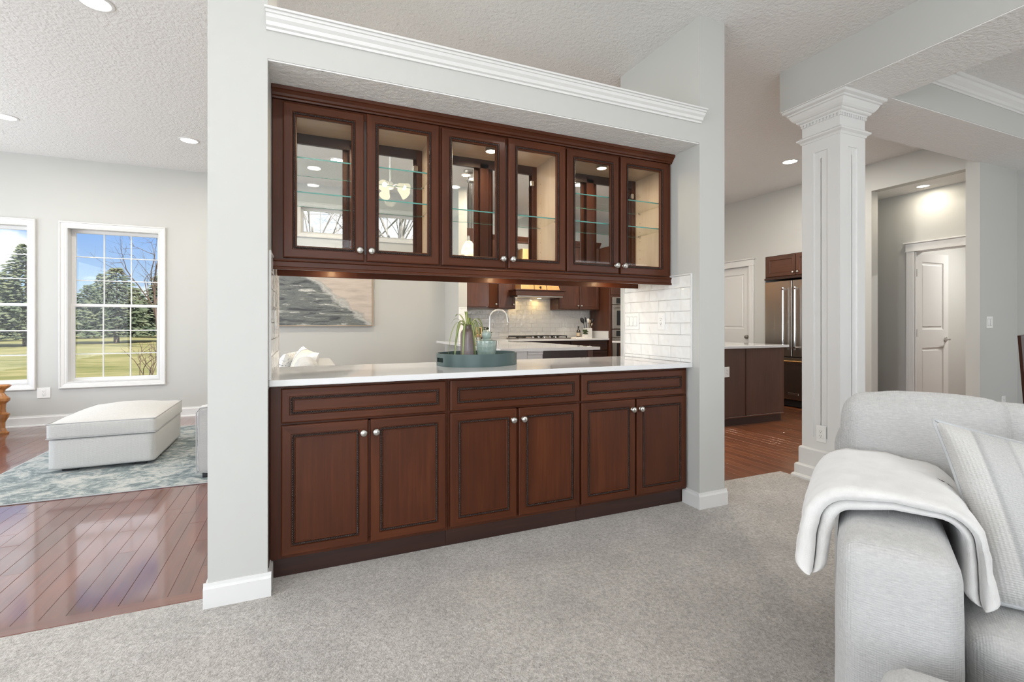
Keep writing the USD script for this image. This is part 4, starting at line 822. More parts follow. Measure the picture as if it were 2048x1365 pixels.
t = thing('base_cabinet', 'dark cherry cabinet end under the white peninsula top', 'cabinet', (2.55, 5.7, 0), group='cherry kitchen base cabinets')
obj('carcass', cbox(2.08, 2.82, 4.46, 6.94, .09, .874, .003), 'cherry_dark', t, grain=2)
obj('end_panel', [cbox(2.25, 2.80, 4.44, 4.46, .09, .874, .002)], 'cherry_dark', t, grain=2); obj('corner_stile', cbox(2.80, 2.87, 4.435, 4.50, .09, .874, .003), 'cherry_kitchen', t, grain=2)
obj('toe_kick', box(2.10, 2.78, 4.52, 6.9, 0, .09), 'black', t)
obj('corbel', prism([(4.42, .874), (4.405, .874), (4.405, .862), (4.412, .856), (4.412, .84), (4.42, .832), (4.42, .76), (4.44, .70), (4.44, .874)], 2.078, 2.248, 0), 'paint_white', t)
# tower with two ovens
t = thing('oven_tower', 'tall cherry cabinet housing the wall ovens at the end of the range counter', 'cabinet', (5.22, 7.25, 0))
obj('carcass', cbox(4.83, 5.62, 6.95, KW - .012, 0, 2.50, .002), 'cherry_kitchen', t, grain=2)
obj('upper_door', cbox(4.85, 5.60, 6.93, 6.95, 1.66, 2.49, .003), 'cherry_kitchen', t, grain=2); obj('lower_door', cbox(4.85, 5.60, 6.93, 6.95, .12, .44, .003), 'cherry_kitchen', t, grain=2)
for lab, z0, z1 in (('steel upper wall oven with a dark control display', 1.07, 1.62), ('steel lower wall oven', .48, 1.055)):
    o = thing('wall_oven', lab, 'oven', (5.22, 6.93, z0), group=None)
    obj('control_panel', cbox(4.865, 5.585, 6.905, 6.949, z1 - .13, z1, .003), 'steel', o); obj('display', box(4.94, 5.50, 6.9035, 6.906, z1 - .115, z1 - .02), 'black', o)
    obj('door', cbox(4.865, 5.585, 6.905, 6.949, z0, z1 - .137, .003), 'steel', o); obj('window', box(4.95, 5.50, 6.9035, 6.906, z0 + .06, z1 - .235), 'black', o)
    obj('handle', [tube([(4.90, 6.86, z1 - .18), (5.55, 6.86, z1 - .18)], .011), tube([(4.92, 6.86, z1 - .18), (4.92, 6.906, z1 - .18)], .008), tube([(5.53, 6.86, z1 - .18), (5.53, 6.906, z1 - .18)], .008)], 'nickel', o)
# hood
wood('copper_panel', (.50, .24, .07), (.62, .34, .13), (.72, .44, .20), rough=.35, coat=.0, bump=.02)
hd = thing('range_hood', 'range hood with a dark wood mantel and tapering golden panels above the cooktop', 'range hood', (3.52, 7.25, 1.60))
obj('mantel', [cbox(3.08, 3.965, 6.985, KW - .012, 1.612, 1.692, .004), cbox(3.06, 3.985, 6.965, KW, 1.692, 1.712, .004)], 'cherry_kitchen', hd, grain=0)
obj('liner', [cbox(3.11, 3.94, 7.0, KW - .01, 1.590, 1.612, .003)], 'steel', hd)
def frustum(x0, x1, y0, z0, X0, X1, Y0, z1):
    v = np.array([[x0, y0, z0], [x1, y0, z0], [x1, KW, z0], [x0, KW, z0], [X0, Y0, z1], [X1, Y0, z1], [X1, KW, z1], [X0, KW, z1]])
    return as_mesh((v, np.array([[0, 1, 5, 4], [1, 2, 6, 5], [2, 3, 7, 6], [3, 0, 4, 7], [4, 5, 6, 7]])))
obj('canopy', frustum(3.17, 3.90, 7.02, 1.712, 3.30, 3.77, 7.22, 2.40), 'copper_panel', hd, grain=2)
each('seam', [tube([(xa, 7.017, 1.714), (xb, 7.217, 2.39)], .004, 6) for xa, xb in ((3.173, 3.303), (3.42, 3.46), (3.65, 3.61), (3.897, 3.767))], 'cherry_dark', hd, grain=2)
obj('cross_ornament', [cbox(3.53, 3.542, 7.014, 7.03, 1.728, 1.772, .002), cbox(3.518, 3.554, 7.016, 7.032, 1.752, 1.762, .002)], 'black', hd)
for x in (3.25, 3.70):
    obj('lamp', lathe([(.0005, 1.5885), (.03, 1.5885), (.034, 1.591)], 20, (x, 7.40, 0)), 'lamp_warm', hd); disk_light(hd, (x, 7.44, 1.586), .03, 85, (1, .66, .22))
# cooktop
ck = thing('cooktop', 'steel gas cooktop with black grates and a row of knobs', 'cooktop', (3.61, 7.24, .905))
obj('pan', cbox(3.13, 4.09, 6.99, 7.50, .9055, .922, .004), 'steel', ck)
for i in range(3):
    x0 = 3.15 + i * .313
    each('grate_bar', [cbox(x0 + .005, x0 + .300, y, y + .012, .945, .957, .003) for y in (7.10, 7.20, 7.29, 7.38, 7.47)] + [cbox(x, x + .012, 7.10, 7.482, .940, .957, .003) for x in (x0 + .005, x0 + .145, x0 + .288)] + [cbox(x, x + .014, y, y + .014, .922, .945, .002) for x in (x0 + .005, x0 + .286) for y in (7.10, 7.468)], 'black', ck)
    each('burner', [lathe([(.0005, .94), (.035, .938), (.04, .930), (.05, .922)][::-1], 20, (x0 + .15, y, 0)) for y in (7.20, 7.39)], 'black', ck)
for i in range(5): obj('control_knob', lathe([(.0005, .030), (.018, .028), (.021, .006), (.024, 0)], 18, (3.40 + i * .105, 7.035, .922)), 'chrome', ck, smooth=40)
# things on the kitchen counters
plain('stoneware_white', (.76, .74, .71), .35, coat=.3); plain('bottle_brown', (.025, .016, .010), .1, coat=.6); plain('label_cream', (.55, .45, .32), .7); plain('leaf_dark', (.05, .08, .03), .5); plain('wood_light', (.45, .28, .15), .6); plain('paper', (.75, .73, .69), .8); plain('brass', (.75, .50, .22), .25, metal=1.); plain('rubber_black', (.02, .02, .022), .5)
kz = .9052
c = thing('utensil_crock', 'square white crock full of cooking utensils on the range counter', 'crock', (4.61, 7.30, kz)); obj('body', [cbox(4.55, 4.67, 7.24, 7.36, kz, kz + .175, .008)], 'stoneware_white', c); obj('rim', cbox(4.56, 4.66, 7.25, 7.35, kz + .1745, kz + .1757, .001), 'slot_dark', c)  # the dark top sheet paints the shade inside the solid crock
ut = [('spatula', 'black slotted spatula leaning out of the white crock', 4.575, -.10, .18, 'rubber_black', .034), ('ladle', 'slim black spoon standing in the white crock', 4.592, -.03, .19, 'rubber_black', .014), ('wooden_spoon', 'pale round spoon in the middle of the white crock', 4.61, .01, .17, 'paper', .030), ('spoon', 'brown wooden spoon in the white crock', 4.63, .03, .15, 'wood_light', .022), ('tongs', 'dark metal tongs with a pale grip in the white crock', 4.648, .07, .17, 'rubber_black', .026), ('whisk_handle', 'cream handle at the crock edge', 4.656, .05, .09, 'label_cream', .016)]
for nm, lab, x, dx, h, m_, w in ut:
    u = thing(nm, lab, 'utensil', (x, 7.30, kz + .17)); obj('handle', tube([(x, 7.30, kz + .10), (x + dx * .5, 7.30, kz + .175 + h * .5)], .005, 8), m_, u)
    e = np.array([x + dx * .5, 7.30, kz + .175 + h * .5]); f_ = np.array([x + dx, 7.30, kz + .175 + h]); obj('head', tube(np.linspace(e, f_, 6), w * np.array([.35, .8, 1, 1, .9, .4]), 10), m_, u, smooth=50)
b = thing('oil_bottle', 'dark brown glass bottle with a cream label beside the crock', 'bottle', (4.44, 7.33, kz)); obj('glass', lathe([(.0005, 0), (.033, 0), (.036, .006), (.036, .11), (.030, .135), (.014, .15), (.013, .185), (.015, .19), (.015, .205), (.0005, .206)], 24, (4.44, 7.33, kz)), 'bottle_brown', b, smooth=40); obj('label', lathe([(.0366, .03), (.0366, .095)], 24, (4.44, 7.33, kz)), 'label_cream', b, smooth=40)
b = thing('herb_pot', 'small white square pot with a trailing herb in front of the crock', 'potted plant', (4.50, 7.20, kz)); obj('pot', cbox(4.455, 4.545, 7.155, 7.245, kz, kz + .065, .006), 'stoneware_white', b)
obj('foliage', [moved(trimesh.creation.icosphere(1, .013), (4.50 + rng.uniform(-.04, .04), 7.20 + rng.uniform(-.035, .035), kz + .07 + rng.uniform(0, .07))) for _ in range(34)], 'leaf_dark', b)
b = thing('open_book', 'open recipe book lying on the counter between cooktop and bottle', 'book', (4.35, 7.12, kz))
for s in (-1, 1):
    tt = np.linspace(0, 1, 10); zz = .004 + .030 * np.sin(tt * PI * .9) ** .7 * (1 - .55 * tt)
    obj('page_block', prism([(4.35 + s * .16 * a, kz + z) for a, z in zip(tt, zz)] + [(4.35 + s * .16, kz), (4.35, kz)], 7.0, 7.23, 1), 'paper', b)
plate('white double switch plate on the kitchen backsplash tile', 'switch', (4.28, KW - .0095, 1.14), 'y-', .116, .118, 'switch', 2)
b = thing('wooden_riser', 'small brown wooden stand at the back of the kitchen counter behind the plant', 'stand', (2.44, 7.02, kz)); obj('board', cbox(2.33, 2.55, 6.97, 7.10, kz + .04, kz + .075, .004), 'carved_oak', b, grain=0); obj('leg', [cbox(x, x + .02, 6.98, 7.09, kz, kz + .04, .003) for x in (2.34, 2.52)], 'carved_oak', b, grain=0)
b = thing('brass_lantern', 'small golden lantern on the wooden stand', 'lantern', (2.46, 7.03, kz + .0755)); obj('body', [cbox(2.415, 2.425, 6.99, 7.07, kz + .0755, kz + .19, .002), cbox(2.495, 2.505, 6.99, 7.07, kz + .0755, kz + .19, .002), cbox(2.41, 2.51, 6.985, 7.075, kz + .19, kz + .20, .003), cbox(2.41, 2.51, 6.985, 7.075, kz + .0755, kz + .085, .003)], 'brass', b); obj('candle', lathe([(.0005, .075), (.022, .073), (.022, 0)], 16, (2.46, 7.03, kz + .085)), 'label_cream', b)
b = thing('herb_plant', 'dark leafy sprigs beside the golden lantern', 'plant', (2.56, 7.12, kz)); obj('pot', lathe([(.0005, 0), (.035, 0), (.042, .07), (.036, .071), (.0005, .06)], 18, (2.60, 7.15, kz)), 'stoneware_white', b)
def sprigs(x, y, z, n, r, h, seed):
    g = np.random.default_rng(seed); out = []
    for _ in range(n):
        a, e = g.uniform(0, 2 * PI), g.uniform(.2, 1.2); tip = np.array([x + r * math.cos(a) * math.cos(e), y + r * math.sin(a) * math.cos(e), z + h * math.sin(e)])
        out.append(tube(np.linspace((x, y, z), tip, 5) + np.array([0, 0, 1]) * (np.sin(np.linspace(0, PI, 5)) * .02)[:, None], .0016, 4))
        for k in range(5): out.append(moved(trimesh.creation.icosphere(0, .010), tuple(np.array([x, y, z]) + (tip - np.array([x, y, z])) * (.4 + .13 * k) + g.uniform(-.008, .008, 3))))
    return out
obj('sprig', sprigs(2.60, 7.15, kz + .06, 26, .14, .16, 4), 'leaf_dark', b)
fx, fy = 2.19, 5.80
fc = thing('faucet', 'tall arched brushed nickel pull-down faucet on the peninsula', 'faucet', (fx, fy, kz)); az = -.36
cu = [(0, 0), (0, .30)] + [(.112 - .112 * math.cos(a), .32 + .112 * math.sin(a)) for a in np.linspace(0, PI * .86, 14)]
cu += [(cu[-1][0] + .012, cu[-1][1] - .05), (cu[-1][0] + .024, cu[-1][1] - .10)]
obj('spout', tube([(fx + r * math.cos(az), fy + r * math.sin(az), kz + z) for r, z in cu], [.015, .012] + [.0112] * 14 + [.014, .016], 14), 'nickel', fc, smooth=50)
obj('base', lathe([(.0005, .06), (.020, .058), (.024, .05), (.026, .008), (.032, 0)], 20, (fx, fy, kz)), 'nickel', fc, smooth=40); obj('lever', tube([(fx - .02, fy + .01, kz + .05), (fx - .055, fy + .02, kz + .085), (fx - .06, fy + .02, kz + .16)], [.008, .006, .005], 10), 'nickel', fc)
# island
isl = thing('kitchen_island', 'dark stained kitchen island with panelled end seen past the pier', 'island', (4.73, 4.9, 0))
obj('body', cbox(4.25, 5.215, 3.99, 5.88, .09, .874, .002), 'island_wood', isl, grain=2)
obj('end_panel', [cbox(4.25, 4.615, 3.975, 3.99, .105, .874, .002)], 'island_wood', isl, grain=2); obj('end_panel', cbox(4.632, 5.215, 3.975, 3.99, .105, .874, .002), 'island_wood', isl, grain=2)
obj('divider_bead', cbox(4.616, 4.631, 3.968, 3.99, .09, .874, .003), 'cherry_kitchen', isl, grain=2); obj('bottom_bead', cbox(4.25, 5.23, 3.965, 3.99, .088, .105, .003), 'cherry_kitchen', isl, grain=0)
obj('corner_stile', cbox(5.222, 5.262, 3.985, 4.05, .09, .874, .003), 'cherry_kitchen', isl, grain=2); obj('toe_kick', box(4.29, 5.225, 4.0, 5.84, 0, .088), 'cherry_dark', isl, grain=0)
p = obj('countertop', cbox(4.17, 5.285, 3.935, 5.94, .875, .905, .003), 'quartz'); tag(p, 'white quartz top of the dark kitchen island', 'countertop')
plate('cream outlet plate on the dark island end panel', 'outlet', (4.325, 3.9745, .615), 'y-', .075, .118)
# refrigerator and the cabinet over it
fr = thing('refrigerator', 'bronze-steel french-door refrigerator built into the kitchen wall', 'refrigerator', (6.5, 4.51, 0))
FX = 6.155
obj('case', cbox(FX + .05, 6.94, 4.055, 4.965, .05, 1.755, .004), 'black', fr)
obj('door', cbox(FX, FX + .05, 4.549, 4.968, .70, 1.758, .006), 'steel', fr); obj('door', cbox(FX, FX + .05, 4.052, 4.541, .70, 1.758, .006), 'steel', fr); obj('freezer_drawer', cbox(FX, FX + .05, 4.052, 4.968, .11, .688, .006), 'steel', fr); obj('grille', box(FX + .03, FX + .06, 4.055, 4.965, .012, .10), 'black', fr)
for y in (4.640, 4.462):
    obj('handle', tube([(FX - .055, y, .80), (FX - .055, y, 1.66)], .0115, 12), 'chrome', fr); each('handle_mount', [tube([(FX - .068, y, z), (FX + .001, y, z)], .014, 12) for z in (.83, 1.635)], 'chrome', fr)
obj('drawer_handle', [tube([(FX - .05, 4.14, .64), (FX - .05, 4.88, .64)], .011), tube([(FX - .06, 4.17, .64), (FX + .001, 4.17, .64)], .013), tube([(FX - .06, 4.85, .64), (FX + .001, 4.85, .64)], .013)], 'brass', fr)
obj('badge', cbox(FX - .004, FX + .001, 4.45, 4.60, .172, .202, .001), 'nickel', fr)
def xcab(t, y0, y1, z0, z1, xf, kn):
    m, sd = ring(y0, y1, z0, z1, [(0, xf + .02), (0, xf + .003), (.003, xf), (.05, xf), (.054, xf + .004), (.058, xf + .007), (.058, xf + .02)], axis='x'); o = obj('door', m, 'cherry_kitchen', t, uv=ring_uv(m, sd, 'x'))
    obj('panel', box(xf + .007, xf + .016, y0 + .056, y1 - .056, z0 + .056, z1 - .056), 'cherry_kitchen', o, grain=1)
    obj('knob', lathe([(.0005, .03), (.014, .027), (.0178, .0185), (.007, .008), (.010, 0)], 16, (xf, *kn), 'x-'), 'nickel', o, smooth=40)
t = thing('wall_cabinet', 'short cherry cabinet fitted above the refrigerator', 'cabinet', (6.5, 4.51, 1.80), group='cherry kitchen wall cabinets')
obj('carcass', cbox(KX - .004, 6.9, 4.035, 4.98, 1.80, 2.125, .002), 'cherry_kitchen', t, grain=1); xcab(t, 4.50, 4.95, 1.83, 2.115, KX - .026, (4.53, 1.87)); xcab(t, 4.05, 4.493, 1.83, 2.115, KX - .026, (4.463, 1.87))
obj('bottom_rail', cbox(KX - .026, KX - .003, 4.03, 4.985, 1.785, 1.812, .003), 'cherry_dark', t, grain=1)

# ================================================================== SOFA CORNER IN FRONT
mat('knit', {"uv": ("uvmap", {"attribute": "st"}), "s": ("separate_xyz", {}), "r": ("rgb_ramp", {"ramp": [(0, (.50, .49, .475)), (.16, (.50, .49, .475)), (.17, (.32, .32, .315)), (.20, (.43, .425, .42)), (.30, (.415, .41, .405)), (.31, (.345, .345, .34)), (.33, (.46, .455, .445)), (.42, (.455, .45, .44)), (.43, (.36, .36, .35)), (.45, (.46, .455, .445)), (.56, (.475, .47, .46)), (.58, (.375, .375, .37)), (.60, (.50, .49, .475)), (1, (.51, .50, .485))]}),
    "m": ("mapping", {"scale": (1, 1, 1)}), "w": ("wave_texture", {"bands_direction": "y", "scale": 26, "distortion": 1.5, "detail": 1}), "w2": ("wave_texture", {"bands_direction": "x", "scale": 16, "distortion": 1.0}), "n": ("noise_texture", {"scale": 130, "detail": 3}), "a": ("math", {"math_type": "add"}), "a2": ("math", {"math_type": "multiply_add", "value2": .5}), "b": ("bump", {"strength": .3, "distance": .003}), "v": ("rgb_ramp", {"ramp": [(.3, (.86, .86, .86)), (.7, (1.05, 1.05, 1.05))]}), "x": ("mix", {"mix_type": "multiply", "fac": 1.0}), "p": ("principled_bsdf", {"roughness": .95, "sheen_weight": .3, "specular_ior_level": .2})},
    [("uv.UV", "s.vector"), ("s.x", "r.fac"), ("uv.UV", "w.vector"), ("uv.UV", "w2.vector"), ("uv.UV", "n.vector"), ("w.fac", "a.value1"), ("w2.fac", "a.value2"), ("n.fac", "a2.value1"), ("a.value", "a2.value3"), ("a2.value", "b.height"), ("b.normal", "p.normal"), ("n.fac", "v.fac"), ("r.color", "x.color1"), ("v.color", "x.color2"), ("x.color", "p.base_color")])
SP, SR = (1.149, .735, .007), -59.3
so = thing('sofa', 'pale grey woven sofa with a fleece blanket over its arm, on the carpet', 'sofa', SP, SR, local=True)
obj('arm', moved(soft_box(.225, .60, .60, .045, (.012, .012, .016), n=18, seed=41, bump=.004, freq=5), (.112, .30, .035)), 'sofa_cloth', so, smooth=60)
obj('seat_base', moved(soft_box(1.75, .80, .24, .03, seed=42), (.225 + .88, .50, .035)), 'sofa_cloth', so, smooth=60)
for i in range(2): obj('seat_cushion', moved(soft_box(.86, .66, .185, .055, (.004, .012, .022), n=16, seed=44 + i), (.232 + .435 + .87 * i, .09 + .33, .275)), 'sofa_cloth', so, smooth=60)
obj('back', moved(soft_box(2.0, .20, .70, .04, (0, 0, .01), seed=48), (.965, .92, .035)), 'sofa_cloth', so, smooth=60)
def bcush(w, h, seed): return soft_box(w, .20, h, .060, (.0, .045, .014), n=18, seed=seed, bump=.018, freq=4)
obj('back_cushion', moved(moved(bcush(.44, .445, 51), rx=-9), (.215, .735, .452)), 'sofa_cloth', so, smooth=60)
obj('back_cushion', moved(moved(bcush(.86, .435, 57), rx=-9), (.735, .775, .452)), 'sofa_cloth', so, smooth=60); obj('back_cushion', moved(moved(bcush(.80, .44, 58), rx=-9), (1.52, .775, .452)), 'sofa_cloth', so, smooth=60)
for x in (.06, 1.9):
    for y in (.06, .95): obj('foot', cbox(x - .03, x + .03, y - .03, y + .03, 0, .04, .004), 'black', so)
def blanket():
    # path over the arm in local x,z (outside, over the top, inside); section along y: two stacked folds with rolled edges
    R = .048; x0, x1, zt = -.018, .240, .664
    P = [(x0 - .010, .500), (x0 - .008, .54), (x0 - .006, .59)] + [(x0 + R - R * math.cos(a), zt - R + R * math.sin(a)) for a in np.linspace(0, PI / 2, 8)] + [(.11, zt + .010)] + [(x1 - R + R * math.sin(a), zt - R + R * math.cos(a)) for a in np.linspace(0, PI / 2, 8)] + [(x1 + .004, .58), (x1 + .006, .53), (x1 + .006, .487)]
    P = np.array(P); s = np.r_[0, np.cumsum(np.linalg.norm(np.diff(P, axis=0), axis=1))]; n = 84; u = np.linspace(0, 1, n); sn = s[-1] * (u - np.sin(2 * PI * u) / (2 * PI) * .75)
    P = np.stack([np.interp(sn, s, P[:, k]) for k in (0, 1)], 1); T = np.gradient(P, axis=0); T /= np.linalg.norm(T, axis=1, keepdims=True); N = np.stack([-T[:, 1], T[:, 0]], 1)
    r1, r2 = .0125, .0165; A = np.linspace(.25, PI - .35, 9)
    prof = [(y, 0) for y in np.linspace(.60, .165, 14)] + [(.165 - 1.5 * r1 * math.sin(a), r1 - r1 * math.cos(a)) for a in A] + [(.20, 2 * r1 + .001)] + [(.150 - 1.4 * r2 * math.sin(a), 2 * r1 + r2 - r2 * math.cos(a)) for a in A] + [(y, 2 * r1 + 2 * r2) for y in np.linspace(.15, .60, 20)] + [(.612, r1 + r2)]
    prof = np.array(prof); V = []; L = s[-1]
    for i in range(n):
        q = sn[i] / L; e = min(1, sn[i] / .030, (L - sn[i]) / .030); e = math.sqrt(max(0, 1 - (1 - e) ** 2)); fl = (prof[:, 0] < .4)
        yo = prof[:, 0] + .04 * math.sin(q * 2.8 - .2) * fl - .045 * (1 - q) ** 2 * fl + .012 * math.sin(q * 9) * fl
        lay = (prof[:, 1] - .029) * e * (1 + .25 * math.sin(q * 7.0)) + .029
        if q < .25: lay = lay + (.25 - q) * .02 * np.clip((prof[:, 1] - .02) / .03, 0, 1)
        V.append(np.stack([P[i, 0] + N[i, 0] * lay, yo, P[i, 1] + N[i, 1] * lay], 1))
    V = np.array(V); K = V.shape[1]; flat = V.reshape(-1, 3)
    w = (meshkit.fbm(flat * np.array([10, 5, 10]), 4, 5) - .5) * .030; nn = np.repeat(N, K, 0); up = np.tile((prof[:, 1] > .04), n)
    flat = flat + np.stack([nn[:, 0], np.zeros(len(nn)), nn[:, 1]], 1) * (w * up)[:, None]
    q = [[i * K + j, i * K + (j + 1) % K, (i + 1) * K + (j + 1) % K, (i + 1) * K + j] for i in range(n - 1) for j in range(K)]
    return as_mesh((flat, np.array(q)))
bl = thing('throw_blanket', 'folded cream fleece blanket draped over the grey sofa arm', 'blanket', SP, SR, local=True); obj('fleece', blanket(), 'fleece', bl, smooth=True)
def local_pillow(label, TL, TR_, BL_, BR_, thick, m, seed, trim=False):
    t = thing('throw_pillow', label, 'pillow', SP, SR, local=True); g, uv = pillow(TL, TR_, BL_, BR_, thick, n=34, seed=seed); obj('cover', g, m, t, smooth=True, uv=uv)
    if trim:
        n = 35; V = np.array(g.vertices)[:n * n].reshape(n, n, 3); e = np.vstack([V[:, 0], V[-1, 1:], V[::-1, -1][1:], V[0, ::-1][1:]]); obj('edge_trim', tube(e, .0055, 6), 'piping', t)
local_pillow('large knitted pillow with vertical grey stripes leaning in the sofa corner', (.212, .44, .872), (.66, .40, .795), (.292, .245, .478), (.75, .15, .478), .17, 'knit', 61, True)
local_pillow('plain white pillow half hidden behind the striped knitted pillow', (.70, .52, .86), (1.12, .50, .84), (.72, .40, .48), (1.16, .36, .48), .15, 'pillow_white', 63)
o2 = thing('ottoman', 'grey woven ottoman touching the front of the blanket-draped sofa arm', 'ottoman', SP, SR, local=True)
obj('seat_cushion', moved(soft_box(.80, .62, .17, .055, (.006, .012, .02), n=16, seed=71), (.476, -.395, .285)), 'sofa_cloth', o2, smooth=60); obj('body', moved(soft_box(.78, .60, .26, .03, seed=72), (.476, -.395, .035)), 'sofa_cloth', o2, smooth=60)
obj('foot', [cbox(.476 + sx * .32 - .03, .476 + sx * .32 + .03, -.395 + sy * .24 - .03, -.395 + sy * .24 + .03, 0, .04, .003) for sx in (-1, 1) for sy in (-1, 1)], 'black', o2)
# dining chair whose back corner enters at the picture's edge
dc = thing('dining_chair', 'dark brown high-backed dining chair peeking over the sofa back', 'chair', (4.82, 1.42, .007), rotz=-35, local=True)
obj('backrest', [prism([(-.205, .50), (.205, .50), (.245, 1.06), (.10, 1.09), (-.10, 1.09), (-.245, 1.06)], .20, .23, 1)], 'cherry_dark', dc, grain=2)
obj('seat', moved(soft_box(.46, .46, .08, .025, (0, 0, .01), seed=9), (0, 0, .41)), 'cherry_dark', dc, grain=0)
for x in (-.19, .19):
    for y in (-.19, .20): obj('leg', cbox(x - .02, x + .02, y - .02, y + .02, 0, .42 if y < 0 else .55, .004), 'cherry_dark', dc, grain=2)

# ================================================================== OUTSIDE
mat('lawn_grass', {"g": ("geometry", {}), "n": ("noise_texture", {"scale": .35, "detail": 7, "roughness": .7}), "m": ("mapping", {"scale": (.25, 1.6, 1)}), "n2": ("noise_texture", {"scale": 1.0, "detail": 5}), "a": ("math", {"math_type": "multiply_add", "value2": .55}), "h": ("math", {"math_type": "multiply", "value2": .5}), "r": ("rgb_ramp", {"ramp": [(.36, (.085, .095, .030)), (.50, (.160, .155, .060)), (.62, (.245, .215, .105)), (.75, (.32, .27, .155))]}), "p": ("principled_bsdf", {"roughness": 1.0, "specular_ior_level": .1})},
    [("g.position", "n.vector"), ("g.position", "m.vector"), ("m.vector", "n2.vector"), ("n2.fac", "h.value1"), ("n.fac", "a.value1"), ("h.value", "a.value3"), ("a.value", "r.fac"), ("r.color", "p.base_color")])  # the stretched noise also paints shadow bands into the grass colour
gv = np.array([[-160, 7.6], [160, 7.6], [160, 260], [-160, 260]]); struct('ground', as_mesh((np.c_[gv, np.full(4, -.5)], np.array([[0, 1, 2, 3]]))), 'lawn_grass')
mat('spruce_needles', {"g": ("geometry", {}), "n": ("noise_texture", {"scale": .9, "detail": 4}), "oi": ("object_info", {}), "r": ("rgb_ramp", {"ramp": [(.32, (.060, .078, .035)), (.5, (.120, .135, .065)), (.68, (.175, .175, .085))]}), "b": ("rgb_ramp", {"ramp": [(.32, (.045, .075, .060)), (.5, (.095, .125, .098)), (.68, (.16, .185, .14))]}), "x": ("mix", {"mix_type": "mix"}), "p": ("principled_bsdf", {"roughness": .8, "specular_ior_level": .15}), "tr": ("translucent_bsdf", {}), "mc": ("mix_closure", {"fac": .25})},
    [("g.position", "n.vector"), ("n.fac", "r.fac"), ("n.fac", "b.fac"), ("oi.random", "x.fac"), ("r.color", "x.color1"), ("b.color", "x.color2"), ("x.color", "p.base_color"), ("x.color", "tr.color"), ("p.BSDF", "mc.closure1"), ("tr.BSDF", "mc.closure2")], surface='mc.closure')
bumpy('bark', (.10, .075, .055), .9, 9, .6, .03, col2=(.17, .13, .10), cscale=5); bumpy('bark_pale', (.22, .20, .18), .9, 6, .6, .03, col2=(.42, .38, .35), cscale=3); plain('twig', (.085, .055, .04), .8)
def spruce(seed, H=7.0, R=3.1):
    g = np.random.default_rng(seed); V, F = [], []; n = 0; z = .9
    while z < H - .05:
        k = z / H; L0 = R * (1 - k) ** .8 * (1 if k > .12 else .7 + 2.5 * k); nb = int(9 + 9 * (1 - k)); a0 = g.uniform(0, 7)
        for i in range(nb):
            a = a0 + i * 2 * PI / nb + g.uniform(-.2, .2); L = L0 * g.uniform(.7, 1.12) + .12; c, s = math.cos(a), math.sin(a); ns = max(3, int(L / .17))
            for q in range(ns):
                t = (q + g.uniform(.2, 1)) / ns
                if t < .25: continue
                r = L * t; zz = z - .22 * L * t + .20 * L * t ** 2.4 + g.uniform(-.09, .09); wid = g.uniform(.10, .22) * (1.15 - .5 * t); lat = g.normal(0, .16 * L * (1 - .5 * t)) 
                b = np.array([c * r - s * lat, s * r + c * lat, zz]); d = np.array([c, s, -.12 + g.uniform(-.3, .25)]); d = d + np.array([-s, c, 0]) * g.uniform(-.9, .9); d /= np.linalg.norm(d); ln = g.uniform(.28, .52); sd = np.cross(d, [0, 0, 1]); sd /= np.linalg.norm(sd) + 1e-9; up = np.array([0, 0, .05])
                V += [b - d * .1, b + d * ln * .45 + sd * wid - up, b + d * ln, b + d * ln * .45 - sd * wid - up, b + d * ln * .45 + up * 1.6]; F += [[n, n + 1, n + 4], [n + 1, n + 2, n + 4], [n + 2, n + 3, n + 4], [n + 3, n, n + 4]]; n += 5
        z += .20 + .10 * (1 - k)
    return trimesh.Trimesh(np.array(V), np.array(F), process=False)
SPR = []
def spruce_thing(label, seed, loc, H=7.0, R=3.1):
    t = thing('spruce_tree', label, 'tree', loc, group='spruces beyond the lawn', local=True); obj('trunk', tube([(0, 0, 0), (.03, 0, H * .5), (0, 0, H * .97)], [.22, .12, .02], 8), 'bark', t); obj('foliage', spruce(seed, H, R), 'spruce_needles', t); return t
def at_px(u, dist, z=-.5):
    S, C = math.sin(.406964), math.cos(.406964); return ((S + C * u) * dist, (C - S * u) * dist, z)
s0 = spruce_thing('tall spruce centred in the window over the ottoman', 1, at_px((233 - 1024) / 960, 42), 6.6, 3.3)
s1 = spruce_thing('bluish spruce filling the window above the carved bench', 2, at_px((52 - 1024) / 960, 36), 7.6, 3.3)
s2 = spruce_thing('spruce cut by the far jamb of the window over the ottoman', 3, at_px((322 - 1024) / 960, 46), 6.3, 2.8)
for src, u, d, rz, sc, lab in ((s0, 178, 56, 70, .95, 'dull spruce farther back behind the tall centred one'), (s2, 272, 62, 140, 1.0, 'small far spruce between the two in the window over the ottoman'), (s1, -30, 46, 200, 1.05, 'spruce mostly hidden at the outer edge of the bench window'), (s0, 345, 60, 30, 1.1, 'far spruce behind the one cut by the jamb'), (s2, 120, 58, 260, .9, 'far spruce between the two tall windows'), (s1, 205, 75, 330, 1.25, 'most distant spruce low between the nearer trunks'), (s2, 15, 64, 100, 1.1, 'far low spruce glimpsed through the bench window')):
    dup(src, at_px((u - 1024) / 960, d), rz, lab, (sc, sc, sc))
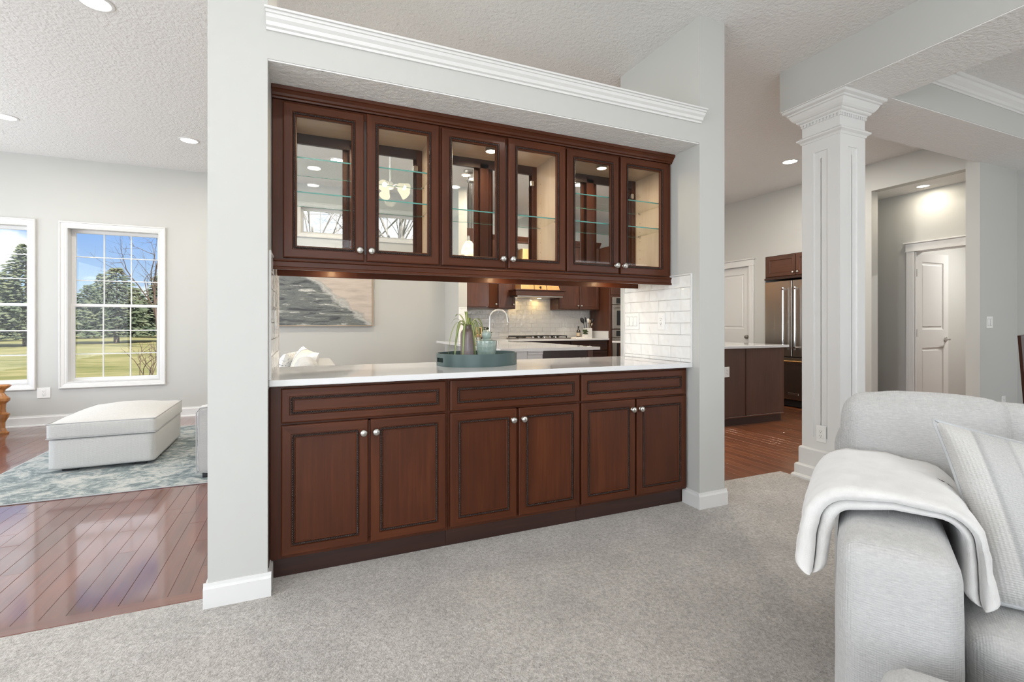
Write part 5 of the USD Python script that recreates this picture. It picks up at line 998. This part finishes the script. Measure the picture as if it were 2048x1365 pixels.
def bare(seed, H, r0, m, n0=5):
    g = np.random.default_rng(seed); out = []
    def grow(p, d, L, r, k):
        n = 5; P = [p]; 
        for i in range(n):
            d = d + g.normal(0, .09 if k else .04, 3) + np.array([0, 0, .03]); d /= np.linalg.norm(d); P.append(P[-1] + d * L / n)
        out.append(tube(P, np.linspace(r, r * (.55 if k < n0 - 1 else .3), n + 1), 6 if k < 2 else 4, caps=False))
        if k < n0 - 1:
            for i in range((g.integers(2, 4) if k > 2 else g.integers(3, 5)) if k else 8):
                q = P[g.integers(2, n + 1)]; dd = d + g.normal(0, .62, 3); dd /= np.linalg.norm(dd); grow(q, dd, L * g.uniform(.5, .75), r * .46, k + 1)
    grow(np.zeros(3), np.array([0, 0, 1.]), H * .55, r0, 0); return out
BT = [('bare tree with spreading branches against the sky in the first transom window', (632 - 1024) / 960, 24, 12, .10, 6, 11, 'bark_pale'), ('thick bare tree showing in the second transom window', (800 - 1024) / 960, 19, 13, .12, 6, 12, 'bark_pale'), ('slender bare tree beside the thick one in the second transom', (776 - 1024) / 960, 22, 13, .08, 6, 13, 'bark_pale'), ('bare tree at the far end of the second transom', (822 - 1024) / 960, 24, 13, .09, 6, 14, 'bark_pale'), ('thin leafless tree at the jamb of the window over the ottoman', (318 - 1024) / 960, 34, 8.5, .10, 5, 15, 'twig')]
for lab, u, d, H, r0, n0, sd, m_ in BT:
    t = thing('bare_tree', lab, 'tree', at_px(u, d), group='leafless trees outside', local=True); g_ = bare(sd, H, r0, m_, n0); obj('trunk', g_[0], m_, t); obj('branches', g_[1:], m_, t)
t = thing('bare_shrub', 'leafless twiggy shrub close outside the window over the ottoman', 'shrub', at_px((296 - 1024) / 960, 14.5), local=True)
g = np.random.default_rng(5); tw = []
for i in range(9):
    a = g.uniform(0, 2 * PI); P = [np.array([g.uniform(-.15, .15), g.uniform(-.15, .15), 0])]; d = np.array([math.cos(a) * .35, math.sin(a) * .35, 1.0])
    for k in range(7): d = d + g.normal(0, .14, 3); P.append(P[-1] + d / np.linalg.norm(d) * .17)
    tw.append(tube(P, np.linspace(.014, .005, 8), 5))
    for q in (3, 5): tw.append(tube([P[q], P[q] + np.array([g.normal(0, .1), g.normal(0, .1), .16]), P[q] + np.array([g.normal(0, .14), g.normal(0, .14), .30])], [.008, .006, .003], 5))
obj('twigs', tw, 'twig', t)
